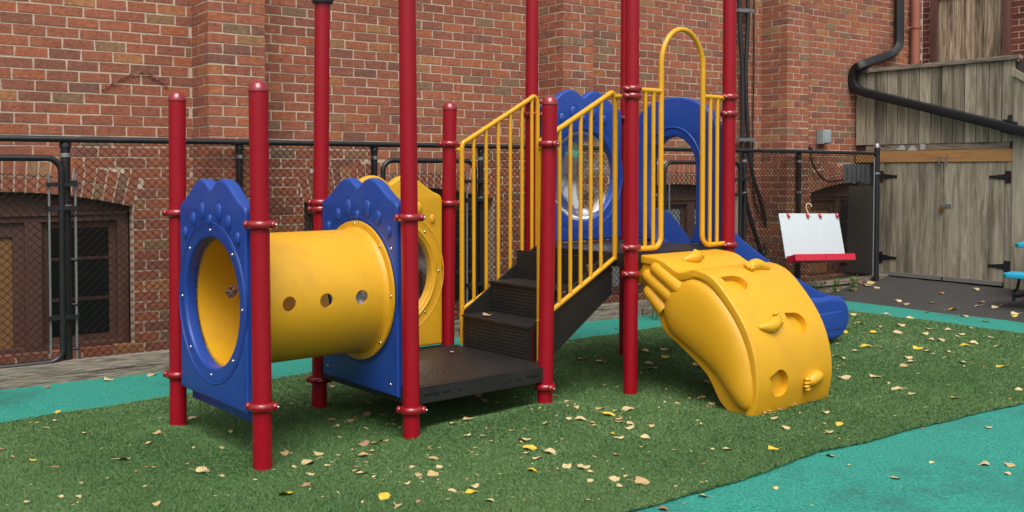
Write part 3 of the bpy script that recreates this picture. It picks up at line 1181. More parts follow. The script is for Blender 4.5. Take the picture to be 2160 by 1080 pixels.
# grey junction box with cable
e0 = wpt(1729, 289, 0.0)
jb = plate('junction_box', [[(-0.075, -0.085), (0.075, -0.085), (0.075, 0.085), (-0.075, 0.085)]], 0.11, 0.012, 'box_grey', None, Matrix.Translation(e0 + WN * 0.058) @ Matrix.Rotation(PH, 4, 'Z'))
tag(jb, 'small grey electrical junction box on the brick wall', 'electrical box')
plate('cover', [[(-0.062, -0.072), (0.062, -0.072), (0.062, 0.072), (-0.062, 0.072)]], 0.012, 0.004, 'box_grey', jb, Matrix.Translation((0, -0.058, 0)))
cable('box_cable', [(1724, 304), (1722, 316), (1716, 320), (1706, 308), (1710, 325), (1714, 345), (1728, 368), (1745, 382), (1772, 380), (1790, 374)], 0.011, 'black cable looping from the grey box down to the arched window', 0.05)
# dried vine stuck to the bricks
vp = [wpt(x, y, 0.012) for x, y in [(213, 190), (232, 180), (250, 170), (268, 160), (288, 155), (305, 155), (318, 158), (330, 165), (342, 172), (348, 180)]]
M = MB()
path = catmull(vp, 6)
path = [p + Vector((0, 0, 0.004 * math.sin(i * 2.3))) for i, p in enumerate(path)]
M.tube(path, 0.004, 6)
for i in range(2, len(path), 2):
    t = path[i]
    M.tube([t, t + WD * rnd.uniform(-0.02, 0.03) + Vector((0, 0, rnd.uniform(-0.02, 0.02))) + WN * 0.006], 0.004, 5)
tag(M.obj('dead_vine', 'vine_dry'), 'dry reddish vine tendril clinging in an arc to the bricks', 'vine')

# ------------------------------------------------------------------ timber edging
te = empty('timber_edging', wl(0, 0, 0), PH)
tag(te, 'weathered timber edging laid along the foot of the fence', 'edging')
s = -6.5
k = 0
while s < 5.2:
    for lay in range(2):
        ln = 1.9 + 0.2 * math.sin(k * 2.1 + lay)
        a = s + (0.5 if lay else 0)
        e = min(a + ln, SHED_S - 0.05)
        if e - a < 0.1:
            continue
        pm = wl((a + e) / 2, 0, 0.5)
        gz = ground(pm.x, pm.y)
        M = MB()
        lift = gz - 0.02 + lay * 0.077 if a < 3.2 else gz - 0.03 + lay * 0.05
        M.box(a + 0.004, e - 0.004, -0.53 + lay * 0.012, -0.40, lift, lift + (0.073 if a < 3.2 else 0.048), jit=0.003)
        M.obj('timber', 'aged_timber', te)
    s += 1.92
    k += 1
M = MB()
M.box(-6.5, 3.4, -0.395, -0.02, -0.1, 0.055)
M.obj('soil_bed', 'asphalt', te)

# ------------------------------------------------------------------ chain link fence
fe = empty('chain_link_fence', wl(0, 0, FD), PH)
tag(fe, 'black chain link fence with gates running along the brick wall', 'fence')
FT = 1.607
def fs(px, py=330):
    return fence_px(px, py)[0]
S_FEND = fs(1690)
fe_end = fence_px(1850, 330, 0.52)[0]
def bar(name, pts, r, m='black_steel', par=fe, seg=12):
    M = MB()
    M.tube(pts, r, seg)
    return M.obj(name, m, par, 50)
bar('top_rail', [(-6.5, 0, FT), (S_FEND, 0, FT + 0.006)], 0.021)
endp = at_y(1850, 330, 11.75)
el = Matrix.Rotation(-PH, 4, 'Z') @ (endp - wl(0, 0, FD))
bar('top_rail', [(S_FEND, 0, FT + 0.006), (el.x, el.y, FT - 0.01)], 0.018)
posts = [(fs(140), 0.032), (fs(508), 0.025), (fs(793), 0.027), (fs(1018), 0.025), (fs(1385), 0.027), (fs(1575), 0.025), (S_FEND, 0.026)]
for s_, r in posts:
    po = bar('post', [(s_, 0.03, 0.0), (s_, 0.03, FT + 0.015)], r)
    M = MB()
    M.lathe([(r + 0.002, -0.03), (r + 0.006, -0.028), (r + 0.006, 0.0), (r * 0.5, 0.035), (0, 0.042)], 14, Matrix.Translation((s_, 0.03, FT - 0.025)))
    M.obj('post_cap', 'black_steel', po, 40)
    for dz in (0.105, 0.45):
        M = MB()
        M.lathe([(r + 0.001, -0.015), (r + 0.005, -0.012), (r + 0.005, 0.012), (r + 0.001, 0.015)], 14, Matrix.Translation((s_, 0.03, FT - dz)))
        M.obj('band', 'galv_steel', po, 40)
po = bar('post', [(el.x, el.y, 0.05), (el.x, el.y, FT + 0.08)], 0.032)
M = MB()
M.lathe([(0.036, 0), (0.036, 0.02), (0.02, 0.05), (0, 0.056)], 14, Matrix.Translation((el.x, el.y, FT + 0.06)))
M.obj('post_cap', 'galv_steel', po, 40)
M = MB()
M.lathe([(0.033, -0.012), (0.040, -0.01), (0.040, 0.01), (0.033, 0.012)], 14, Matrix.Translation((el.x, el.y, FT - 0.24)))
M.obj('band', 'galv_steel', po, 40)
bar('tension_bar', [(el.x - 0.06, el.y - 0.0, 0.16), (el.x - 0.05, el.y, FT - 0.05)], 0.008, 'galv_steel', seg=6)
bar('tension_bar', [(fs(158), 0, 0.12), (fs(158), 0, FT - 0.22)], 0.009, 'galv_steel', seg=6)
for zz in (0.2, 0.5, 0.8, 1.1, 1.33):
    bar('band', [(fs(140), 0.03, zz), (fs(160), -0.008, zz)], 0.010, seg=8)

def weave(name, path, z0, z1, par, pitch=0.028, r=0.0028):
    """chain link: interlocking zigzag wires; path: function s-> (x, y) local"""
    a, b, fn = path
    n = int((b - a) / pitch)
    M = MB()
    rows = int((z1 - z0) / (pitch * 0.95))
    h = (z1 - z0) / rows
    for i in range(n + 1):
        c = a + (i + 0.5) * pitch
        if c > b:
            break
        pts = []
        for k in range(rows + 1):
            sgn = 1 if (k + i) % 2 else -1
            x = min(max(c + sgn * pitch * 0.5, a), b)
            p = fn(x)
            pts.append((p[0], p[1] + sgn * 0.0025, z0 + k * h))
        pts = [Vector(q) for q in pts]
        # triangular wire per straight run, cheap
        for p, q in zip(pts[:-1], pts[1:]):
            t = (q - p).normalized()
            n1 = t.cross(Vector((0, 1, 0))).normalized()
            n2 = t.cross(n1)
            vs = []
            for base in (p, q):
                for ang in (0.785, 2.356, 3.927, 5.498):
                    vs.append(base + (n1 * math.cos(ang) + n2 * math.sin(ang)) * r)
            M.add(vs, [(0, 1, 5, 4), (1, 2, 6, 5), (2, 3, 7, 6), (3, 0, 4, 7)])
    return tag(M.obj(name, 'wire', par, 60), kind='stuff')
straight = lambda x: (x, 0.0)
g1 = (-6.4, fs(128))
g2 = (fs(806), fs(1000))
g3 = (fs(1400), fs(1560))
weave('mesh', (fs(158), fs(790), straight), 0.10, FT - 0.02, fe)
weave('mesh', (fs(1020), fs(1383), straight), 0.10, FT - 0.02, fe)
weave('mesh', (fs(1576), S_FEND, straight), 0.12, FT - 0.02, fe)
ln = el.x - S_FEND
weave('mesh', (S_FEND, el.x - 0.05, lambda x: (x, el.y * (x - S_FEND) / ln)), 0.16, FT - 0.03, fe)
for gi, (a, b) in enumerate((g1, g2, g3)):
    zt, zb = FT - 0.125, 0.125
    rr = 0.09
    pts = [(a + rr * (1 - math.cos(t)), -0.0, zb + rr - rr * math.sin(t)) for t in [0, .5, 1, 1.57]]
    def rect():
        out = []
        for cx, cz, a0 in ((b - rr, zt - rr, 0), (a + rr, zt - rr, math.pi / 2), (a + rr, zb + rr, math.pi), (b - rr, zb + rr, 1.5 * math.pi)):
            for i in range(6):
                t = a0 + math.pi / 2 * i / 5
                out.append((cx + rr * math.cos(t), -0.012, cz + rr * math.sin(t)))
        return out + [out[0], out[1]]
    M = MB()
    M.tube(rect(), 0.021, 12, caps=False)
    ga = M.obj('gate', 'black_steel', fe, 60)
    weave('mesh', (a + 0.06, b - 0.06, straight), zb + 0.02, zt - 0.10, ga)
    for e in (a + 0.075, b - 0.075):
        M = MB()
        M.tube([(e, -0.004, zb + 0.05), (e, -0.004, zt - 0.10)], 0.008, 6)
        M.obj('tension_bar', 'galv_steel', ga)
    for zz in (0.42, 1.15, FT - 0.30):
        M = MB()
        M.box(b - 0.09, b + 0.10, -0.03, 0.02, zz - 0.014, zz + 0.014)
        M.obj('hinge', 'black_steel', ga)

# ------------------------------------------------------------------ shed
SH = empty('storage_shed', wl(SHED_S, 0, 0), PH - math.pi / 2)
# local x = out along the face (e), local y = +s (into the shed), z up
tag(SH, 'weathered wooden shed with double doors in the corner of the building', 'shed')
def sx(px, py=250):
    return shed_px(px, py)
zsill = shed_px(1900, 304)[1]
zcap = 2.60
ex0 = 0.02
ex1 = shed_px(2139, 250)[0]
xb = [ex0] + [shed_px(x, 250)[0] for x in (1826, 1848, 1870, 1892, 1915, 1938, 1963, 1985, 2009, 2034, 2058, 2085, 2112)] + [ex1]
for i in range(len(xb) - 1):
    M = MB()
    M.box(xb[i] + 0.006, xb[i + 1] - 0.005, rnd.uniform(0, 0.006), 0.03, zsill, zcap)
    M.obj('board', 'shed_wood', SH)
M = MB()
M.box(ex0 + 0.01, 3.4, 0.034, 0.06, 0.1, zcap - 0.02)
M.obj('backing', 'dark_sheet', SH)
M = MB()
M.box(ex0 - 0.01, ex1 + 0.06, -0.03, 0.05, zcap + 0.002, zcap + 0.045, jit=0.004)
M.obj('cap_board', 'aged_timber', SH)
# roof behind the cap, falling back to the wing wall
M = MB()
M.box(0.01, ex1 + 0.04, 0.055, S_R - SHED_S - 0.01, zcap - 0.06, zcap - 0.02)
M.obj('roof', 'aged_timber', SH)
# ledge, lintel, jambs
zl1, zl0 = shed_px(1900, 318)[1], shed_px(1900, 342)[1]
eL, eR = shed_px(1866, 450)[0], shed_px(2119, 450)[0]
eM = shed_px(1990, 450)[0]
M = MB()
M.box(ex0 + 0.14, ex1 - 0.05, 0.012, 0.03, zl1 + 0.004, zsill - 0.004)
M.obj('gap_board', 'aged_timber', SH)
M = MB()
M.box(ex0 + 0.02, ex1, -0.02, 0.028, zl0, zl1)
M.obj('lintel', 'new_lumber', SH)
zg = 0.135
for a, b in ((eL - 0.14, eL - 0.008), (eR + 0.008, ex1 - 0.003)):
    M = MB()
    M.box(a, b, -0.012, 0.03, zg - 0.02, zl0 - 0.004)
    M.obj('jamb', 'shed_wood', SH)
zd0, zd1 = zg + 0.04, zl0 - 0.008
for a, b, side in ((eL, eM - 0.004, 0), (eM + 0.004, eR, 1)):
    M = MB()
    M.box(a, b, -0.008, 0.028, zd0, zd1)
    dr = M.obj('door', 'door_wood', SH)
    hx = a if side == 0 else b
    sg = 1 if side == 0 else -1
    for py in (372, 552):
        z = shed_px(1990, py)[1] if py > 500 else shed_px(1900, py)[1]
        H = MB()
        fx = lambda x, y, a_: Vector((hx + sg * x, a_, z + y))
        H.prism([(-0.075, -0.065), (-0.02, -0.065), (-0.02, 0.065), (-0.075, 0.065)], -0.022, -0.0125, fx)
        H.prism([(-0.018, -0.032), (0.15, -0.012), (0.17, -0.018), (0.17, 0.018), (0.15, 0.012), (-0.018, 0.032)], -0.018, -0.009, fx)
        H.tube([(hx - sg * 0.019, -0.016, z - 0.068), (hx - sg * 0.019, -0.016, z + 0.068)], 0.009, 8)
        fixn(H.obj('hinge', 'black_steel', dr))
    M = MB()
    M.box(a + 0.01, b - 0.01, -0.03, -0.009, zd0 - 0.035, zd0 + 0.012)
    M.obj('kick_strip', 'sill_metal', dr)
    # door pull at the top
    H = MB()
    xx = eM + (-0.03 if side == 0 else 0.05)
    zz = shed_px(1990, 338)[1]
    H.tube([(xx, -0.02, zz - 0.05), (xx, -0.05, zz - 0.04), (xx, -0.05, zz + 0.04), (xx, -0.022, zz + 0.05)], 0.008, 8)
    H.obj('pull', 'galv_steel', dr)
# hasp
zz = shed_px(1990, 434)[1]
M = MB()
M.box(eM - 0.02, eM + 0.10, -0.016, -0.009, zz - 0.02, zz + 0.02)
M.obj('hasp', 'galv_steel', SH)
M = MB()
M.box(eL - 0.1, ex1, -0.01, 0.03, zg - 0.08, zd0 - 0.04)
M.obj('threshold', 'dark_interior', SH)
pl = MB()
q = wl(SHED_S + 0.0, 0, 0) + WN * (eM - 0.005) - WD * 0.03
pl.box(-0.022, 0.022, -0.011, 0.011, -0.045, 0.0)
pl.tube([(-0.014, 0, 0), (-0.014, 0, 0.02), (-0.008, 0, 0.032), (0.008, 0, 0.032), (0.014, 0, 0.02), (0.014, 0, 0)], 0.004, 8, mi=1)
po = pl.obj('padlock', ['brass', 'galv_steel'], None, None, Matrix.Translation(q + Vector((0, 0, zz - 0.015))) @ Matrix.Rotation(PH - math.pi / 2, 4, 'Z'))
tag(po, 'small brass padlock hanging from the hasp of the shed doors', 'padlock')
# right-hand bay of the shed with sloping roof edge
for i in range(6):
    a = ex1 + 0.006 + i * 0.19
    M = MB()
    zt = zcap - 0.10 - (a + 0.1 - ex1) * 0.62
    M.box(a, a + 0.184, -0.03, 0.025, zg - 0.03, zt)
    M.obj('board', 'shed_wood', SH)
M = MB()
M.prism([(ex1 + 0.0, zcap - 0.09), (ex1 + 1.2, zcap - 0.09 - 0.75), (ex1 + 1.2, zcap - 0.17 - 0.75), (ex1 + 0.0, zcap - 0.17)], -0.055, -0.033, lambda x, y, a_: Vector((x, a_, y)))
fixn(M.obj('barge_board', 'shed_wood', SH))
# scraps of paper wedged above the lintel
for k, (x, y) in enumerate(((1902, 311), (1925, 312), (1946, 310))):
    M = MB()
    e, z = shed_px(x, y)
    M.prism([(-0.07, -0.03), (0.05, -0.03), (0.02, 0.02), (-0.01, 0.03)] if k < 2 else [(-0.03, -0.03), (0.03, -0.03), (0.03, 0.035), (-0.03, 0.035)], 0.0, 0.008, lambda a, b, c: Vector((e + a, c - 0.0, z + b)))
    o = M.obj('paper_scrap', 'paper', None, None, Matrix.Translation(wl(SHED_S, 0, 0)) @ Matrix.Rotation(PH - math.pi / 2, 4, 'Z'))
    fixn(o)
    tag(o, ('leftmost', 'middle', 'rightmost')[k] + ' white paper scrap wedged in the gap above the shed lintel', 'paper')
# dark sheet leaning behind the fence and grey vent flap
lp = wall_px(1800, 470, 0.30)
M = MB()
ds_ = plate('leaning_sheet', [[(-0.19, 0), (0.19, 0), (0.19, 1.06), (-0.19, 1.06)]], 0.02, 0.002, 'dark_sheet', None, Matrix.Translation(wl(SHED_S - 0.16, 0.15, 0.235)) @ Matrix.Rotation(PH - math.pi / 2 + R(14), 4, 'Z') @ Matrix.Rotation(R(-3), 4, 'X'))
tag(ds_, 'dark board leaning in the corner behind the fence beside the shed doors', 'board')
M = MB()
q = at_y(1808, 364, 11.9)
for i in range(6):
    M.box(-0.15 + i * 0.05, -0.105 + i * 0.05, -0.06 - 0.008 * (i % 2), 0.06, -0.10 - 0.015 * (i % 3), 0.10)
vf = M.obj('vent_hood', 'vent_grey', None, None, Matrix.Translation(q) @ Matrix.Rotation(PH - R(60), 4, 'Z'))
tag(vf, 'grey ribbed metal vent hood above the corner window behind the fence', 'vent')

# ------------------------------------------------------------------ painting easel hung on the fence
tl, tr_ = at_y(1645, 449, 10.55), at_y(1772, 452, 10.85)
bl, br = at_y(1657, 545, 10.42), at_y(1783, 543, 10.70)
EA = empty('painting_easel', (bl + br) / 2, 0)
tag(EA, 'white painting easel board with red tray hung on the fence', 'easel')
o0 = EA.location.copy()
xd = (br - bl).normalized()
yd = ((tl + tr_) / 2 - (bl + br) / 2)
hgt = yd.length
yd.normalize()
nd_ = xd.cross(yd).normalized()
yd = nd_.cross(xd)
wid = (br - bl).length
ME = Matrix((xd, -nd_, yd)).transposed().to_4x4()     # local x right, y into the board, z up
EA.matrix_world = Matrix.Translation(o0) @ ME
plate('board', [[(-wid / 2, 0), (wid / 2, 0), (wid / 2, hgt), (-wid / 2, hgt)]], 0.012, 0.003, 'board_white', EA)
for k in range(4):
    M = MB()
    x = wid * (-0.36 + (0.30, 0.62, 0.83, 1.12)[k] - 0.30)
    M.tube([(x, -0.008, hgt - 0.005), (x, -0.02, hgt - 0.03), (x + 0.01, -0.015, hgt - 0.05)], 0.013, 8)
    M.obj('clip', 'tray_red', EA, 40)
for x in (-0.45, 0.02, 0.46):
    M = MB()
    M.blob((wid * x, -0.008, hgt - 0.025), (0.009, 0.006, 0.009))
    M.obj('bolt', 'steel_bolt', EA, 40)
for k in range(2):
    M = MB()
    a = -wid / 2 + k * (wid / 2 + 0.002) + 0.01
    b = a + wid / 2 - 0.004
    dpt = 0.15
    M.box(a, b, -dpt, -0.008, -0.055, -0.045)
    M.box(a, b, -dpt, -dpt + 0.008, -0.045, 0.012)
    M.box(a, b, -0.016, -0.008, -0.045, 0.02)
    M.box(a, a + 0.008, -dpt + 0.008, -0.016, -0.045, 0.012)
    M.box(b - 0.008, b, -dpt + 0.008, -0.016, -0.045, 0.012)
    M.obj('tray', 'tray_red', EA)
M = MB()
hp = [Vector((0.0, -0.004, hgt - 0.01)), Vector((-0.02, -0.004, hgt + 0.05)), Vector((-0.01, -0.01, hgt + 0.10)), Vector((0.03, -0.02, hgt + 0.10)), Vector((0.035, -0.02, hgt + 0.07))]
M.tube(catmull(hp, 5), 0.006, 8)
M.obj('hook', 'leaf_cream', EA, 50)

# ------------------------------------------------------------------ picnic table (only its end is in the picture)
tp = on_ground(2136, 636)
PT = empty('picnic_table', tp, R(-45))
tag(PT, 'turquoise picnic table with black metal legs at the right edge', 'table')
def slab(name, x0, x1, y0, y1, z, t):
    return plate(name, [[(x0 + 0.05, y0), (x1, y0), (x1, y1), (x0 + 0.05, y1), (x0, y1 - 0.05), (x0, y0 + 0.05)]], t, 0.008, 'turquoise', PT, Matrix.Translation((0, 0, z)) @ Matrix.Rotation(-math.pi / 2, 4, 'X'))
zs = 2 * 0.0 + (636 - 575) * tp.y / F - 0.02
slab('seat', -0.06, 1.5, -0.16, 0.14, zs, 0.045)
slab('seat', -0.06, 1.5, 1.05, 1.30, zs, 0.045)
slab('tabletop', -0.10, 1.5, 0.30, 0.95, zs + 0.27, 0.045)
for x in (0.06, 1.3):
    M = MB()
    M.tube(catmull([(x, 0.0, zs - 0.03), (x - 0.02, 0.0, zs * 0.5), (x - 0.05, 0.0, 0.10), (x - 0.04, 0.05, 0.05), (x, 0.6, 0.06), (x - 0.04, 1.15, 0.05), (x - 0.05, 1.2, 0.10), (x, 1.2, zs - 0.03)], 5), 0.016, 10)
    M.tube([(x - 0.05, 0.0, 0.09), (x - 0.05, 0.0, 0.0)], 0.017, 10)
    M.tube([(x - 0.05, 1.2, 0.09), (x - 0.05, 1.2, 0.0)], 0.017, 10)
    M.tube([(x, 0.3, 0.06), (x, 0.5, zs + 0.25)], 0.014, 8)
    M.obj('leg', 'black_steel', PT, 50)

# ------------------------------------------------------------------ play structure
PS = empty('play_structure', P0, TH)
tag(PS, 'red blue and yellow toddler climbing frame with tunnel, stairs, climber and slide', 'play structure')
PR = 0.0445
LT, SD, LS, WV = 0.846, 0.955, 0.702, 0.956
U = [0.0, LT, LT + SD, LT + SD + LS, LT + 2 * SD + LS]
Z1, Z2 = 0.27, 0.88
# post: plan position, base pixel x / y, upper pixel x / y, top height (None = shoulder at the upper pixel)
PD = {
    1: (U[0], WV, 375.9, 899, 373.7, 211, None), 2: (U[0], 0, 554.3, 994, 545.0, 191, None),
    3: (U[1], WV, 673.3, 870, 680.0, 20, 2.41), 4: (U[1], 0, 868.2, 930, 858.8, 20, 2.52),
    5: (U[2], WV, 943.0, 820, 949.0, 230, None), 6: (U[2], 0, 1149.2, 866, 1159.6, 219, None),
    7: (U[3], WV, 1118.0, 780, 1123.0, 20, 2.75), 8: (U[3], 0, 1329.2, 846, 1334.0, 20, 2.65),
    9: (U[4], 0, 1534.0, 800, 1539.0, 20, 2.75), 10: (U[4], WV, 1317.5, 757, 1322.0, 20, 2.9)}
CL = {1: (449, 789), 2: (474, 857), 3: (427, 441, 800), 4: (459, 864), 5: (304, 429), 6: (304, 815), 7: (214, 242), 8: (188, 203, 522, 577), 9: (205, 240, 516), 10: (250,)}
EAR = {1: 180, 2: 175, 3: 180, 4: 178, 5: 200, 6: 120, 7: 190, 8: 45, 9: 45, 10: 180}
axis = {}
for k, (u, v, bx, by, tx, ty, top) in PD.items():
    Y = uv(u, v).y
    b = at_y(bx, by, Y)
    t = at_y(tx, ty, Y)
    dr = (t - b) / (t.z - b.z)
    g = ground(b.x, b.y)
    lo = b + dr * (g - 0.12 - b.z)
    hi = b + dr * ((top if top else t.z) - b.z)
    axis[k] = (b, dr)
    a, c = to_uv(lo), to_uv(hi)
    M = MB()
    M.tube([a, c], PR, 28)
    po = M.obj('post', 'red_paint', PS, 40)
    M = MB()
    capm = Matrix.Translation(c)
    if k in (3,):
        M.lathe([(PR + 0.001, -0.03), (PR + 0.016, -0.03), (PR + 0.022, 0.0), (PR + 0.022, 0.03), (0, 0.035)], 24, capm)
        M.obj('collar', 'rubber_black', po, 35)
    else:
        M.lathe([(PR + 0.001, -0.006), (PR + 0.0035, -0.005), (PR + 0.0035, 0.006), (PR - 0.001, 0.016), (PR * 0.86, 0.030), (PR * 0.6, 0.041), (PR * 0.3, 0.046), (0, 0.047)], 24, capm)
        M.obj('cap', 'red_clamp', po, 50)
    # clamps
    for cy in CL[k]:
        zz = at_y(bx, cy, Y).z
        p = to_uv(b + dr * (zz - b.z))
        C = MB()
        prof = [(PR + 0.0005, -0.019), (PR + 0.008, -0.020), (PR + 0.016, -0.014), (PR + 0.019, 0.0), (PR + 0.016, 0.014), (PR + 0.008, 0.020), (PR + 0.0005, 0.019)]
        C.lathe(prof, 26, Matrix.Translation(p))
        for sg in (0, math.pi):
            ea = R(EAR[k]) - TH + sg
            d = Vector((math.cos(ea), math.sin(ea), 0))
            e = Vector((-d.y, d.x, 0))
            # ear with a through bolt
            Mx = Matrix.Translation(p + d * (PR + 0.020)) @ Matrix((d, e, Vector((0, 0, 1)))).transposed().to_4x4()
            C.blob((0, 0, 0), (0.016, 0.022, 0.020), Mx, 12, 7)
            for q in (-1, 1):
                C.blob((0.003, q * 0.021, 0.0), (0.007, 0.004, 0.007), Mx, 8, 5, mi=1)
        fixn(C.obj('clamp', ['red_clamp', 'steel_bolt'], po, 50))

# panels -----------------------------------------------------------
HC, HR = 0.473, 0.325       # hole centre above the deck and radius
def crest(hw=0.395):
    right = [(hw, 0.905), (hw - 0.004, 0.945), (hw - 0.03, 0.968), (0.325, 0.984), (0.265, 1.020), (0.20, 1.064), (0.13, 1.088), (0.07, 1.077), (0.026, 1.050), (0.0, 1.036)]
    r = [(p.x, p.y) for p in catmull([Vector((a, b, 0)) for a, b in right], 5)]
    return r + [(-x, y) for x, y in reversed(r[:-1])]
def panel(par, m, loc, rz, zb, face, hole=HR, name='panel', bolts=True, thick=0.066):
    """heart-topped panel; face = +1 / -1: side (local y) that carries the embossing"""
    hw = 0.395
    lp = [(-hw, zb), (hw, zb)] + crest(hw)
    Mx = Matrix.Translation(loc) @ Matrix.Rotation(rz, 4, 'Z')
    pn = plate(name, [lp, arc(0, HC, hole, 0, 2 * math.pi * 71 / 72, 71)], thick, 0.014, m, par, Mx)
    for f in face:
        y = f * thick / 2
        for x, z, rx, rz_ in ((0, 0.885, 0.021, 0.030), (-0.10, 0.925, 0.034, 0.050), (0.10, 0.925, 0.034, 0.050), (-0.21, 0.88, 0.030, 0.040), (0.21, 0.88, 0.030, 0.040), (-0.315, 0.808, 0.024, 0.034), (0.315, 0.808, 0.024, 0.034)):
            M = MB()
            M.blob((x, y - f * 0.002, z), (rx, 0.015, rz_), None, 18, 10)
            M.lathe([(1.0, -0.3), (1.16, -0.3), (1.20, 0.25), (1.12, 0.30), (1.0, 0.1)], 24, Matrix.Translation((x, y, z)) @ Matrix.Rotation(-f * math.pi / 2, 4, 'X') @ Matrix.Diagonal((rx, rz_, 0.010, 1)))
            M.obj('bubble', m, pn, 50)
        for rr, w_ in ((HR + 0.075, 0.0045), (HR + 0.062, 0.003)):
            M = MB()
            M.tube([(rr * math.cos(t * 2 * math.pi / 72), y - f * 0.001, HC + rr * math.sin(t * 2 * math.pi / 72)) for t in range(74)], w_, 8, caps=False)
            M.obj('trim_ring', m, pn, 60)
        if bolts:
            for i in range(8):
                t = math.pi / 2 + i * math.pi / 4
                M = MB()
                M.blob(((HR + 0.036) * math.cos(t), y, HC + (HR + 0.036) * math.sin(t)), (0.009, 0.007, 0.009), None, 10, 6)
                M.obj('bolt', 'steel_bolt', pn, 60)
    return pn
VC = 0.47
# entrance panel: embossed face looks away from the tunnel (local +y = -u after a 90 degree turn)
p1 = panel(PS, 'blue_plastic', (0.0, VC, Z1), math.pi / 2, -0.012, (1,))
p2 = panel(PS, 'blue_plastic', (U[1], VC + 0.005, Z1), math.pi / 2, -0.06, (1,), bolts=False)
tag(p2, 'blue heart-topped panel at the inner end of the yellow tunnel')
for v_, z_ in ((-0.33, 0.0), (0.33, 0.0), (-0.34, 0.72), (0.34, 0.72)):
    M = MB()
    M.blob((v_, 0.033, z_), (0.010, 0.007, 0.010), None, 10, 6)
    M.obj('bolt', 'steel_bolt', p2, 60)
# lower lip behind the entrance panel
M = MB()
lipz = (Z1 - 0.09, Z1 + 0.10)
plate('kick_plate', [[(-0.36, -0.085), (0.42, -0.085), (0.42, 0.10), (-0.36, 0.10)]], 0.03, 0.006, 'blue_plastic', PS, Matrix.Translation((0.055, VC, Z1)) @ Matrix.Rotation(math.pi / 2, 4, 'Z'))
# yellow window panel P3-P5 and blue window panel P7-P10
p3 = panel(PS, 'yellow_plastic', ((U[1] + U[2]) / 2, WV, Z1 + 0.012), 0, 0.0, (-1,), hole=0.31)
p4 = panel(PS, 'blue_plastic', ((U[3] + U[4]) / 2, WV, Z2 + 0.012), 0, 0.0, (-1,), hole=0.325, bolts=False)
for pn in (p3, p4):
    M = MB()
    M.lathe([(0.332, 0.0), (0.325, 0.015), (0.30, 0.05), (0.24, 0.085), (0.15, 0.108), (0.07, 0.116), (0, 0.118)], 48, Matrix.Translation((0, 0.0, HC)) @ Matrix.Rotation(-math.pi / 2, 4, 'X'))
    M.obj('bubble_window', 'clear_acrylic', pn, 60)
M = MB()
M.tube([(0.338 * math.cos(t * 2 * math.pi / 72), -0.028, HC + 0.338 * math.sin(t * 2 * math.pi / 72)) for t in range(74)], 0.014, 10, caps=False)
M.obj('window_rim', 'yellow_plastic', p3, 60)
M = MB()
M.tube([(0.0, 0.06, HC + 0.06), (0.0, -0.02, HC + 0.06)], 0.012, 10)
M.blob((0, -0.03, HC + 0.06), (0.022, 0.022, 0.022))
M.obj('knob', 'yellow_plastic', p3, 60)
# tunnel ------------------------------------------------------------
TZ = Z1 + HC
TR_ = 0.335
M = MB()
n = 64
u0, u1 = 0.036, U[1] - 0.036
MX = Matrix.Translation((0, VC, TZ)) @ Matrix.Rotation(math.pi / 2, 4, 'Y')
prof = [(TR_ + 0.0, u0 + 0.002)]
for i in range(0, 9):
    prof.append((TR_, u0 + 0.004 + (u1 - u0 - 0.05) * i / 8))
prof += [(TR_ + 0.004, u1 - 0.030), (TR_ + 0.014, u1 - 0.018), (TR_ + 0.045, u1 - 0.016), (TR_ + 0.047, u1 - 0.004), (TR_ - 0.010, u1 - 0.003)]
for i in range(8, -1, -1):
    prof.append((TR_ - 0.012, u0 + 0.004 + (u1 - u0 - 0.05) * i / 8))
prof.append(prof[0])
M.lathe(prof, 96, MX)
tn = fixn(M.obj('tunnel', 'yellow_plastic', PS, 40))
cuts = []
for uu in (0.225, 0.43, 0.635):
    C = MB()
    C.tube([(uu, VC - 0.6, TZ + 0.005), (uu, VC + 0.6, TZ + 0.005)], 0.037, 28)
    cuts.append(C.obj('tmp', 'yellow_plastic', PS))
cut(tn, cuts)
for i in range(8):
    t = math.pi / 2 + i * math.pi / 4
    M = MB()
    M.blob((u1 - 0.018, VC + (TR_ + 0.030) * math.cos(t), TZ + (TR_ + 0.030) * math.sin(t)), (0.006, 0.009, 0.009), None, 10, 6)
    M.obj('bolt', 'steel_bolt', tn, 60)

# decks -------------------------------------------------------------
def deck(ua, ub, z, name):
    M = MB()
    M.box(ua + 0.0, ub - 0.0, 0.02, WV - 0.02, z - 0.012, z)
    dk = M.obj(name, 'deck_vinyl', PS)
    for (x0, x1, y0, y1) in ((ua + 0.046, ub - 0.046, -0.012, 0.018), (ua + 0.046, ub - 0.046, WV - 0.018, WV + 0.012), (ua - 0.012, ua + 0.0, 0.05, WV - 0.05), (ub, ub + 0.012, 0.05, WV - 0.05)):
        M = MB()
        M.box(x0, x1, y0, y1, z - 0.088, z - 0.001)
        fa = M.obj('fascia', 'stair_vinyl', dk)
        if y0 == -0.012:
            for t, wdt in ((0.06, 0.05), (0.12, 0.04), (0.20, 0.05), (0.30, 0.018), (0.55, 0.016), (0.72, 0.02), (0.78, 0.035), (0.88, 0.05), (0.93, 0.04)):
                M = MB()
                xx = x0 + (x1 - x0) * t
                M.box(xx - wdt / 2, xx + wdt / 2, -0.0135, -0.0115, z - 0.052, z - 0.040)
                M.obj('slot', 'dark_interior', fa)
    return dk
deck(U[1], U[2], Z1, 'lower_deck')
deck(U[3], U[4], Z2, 'upper_deck')

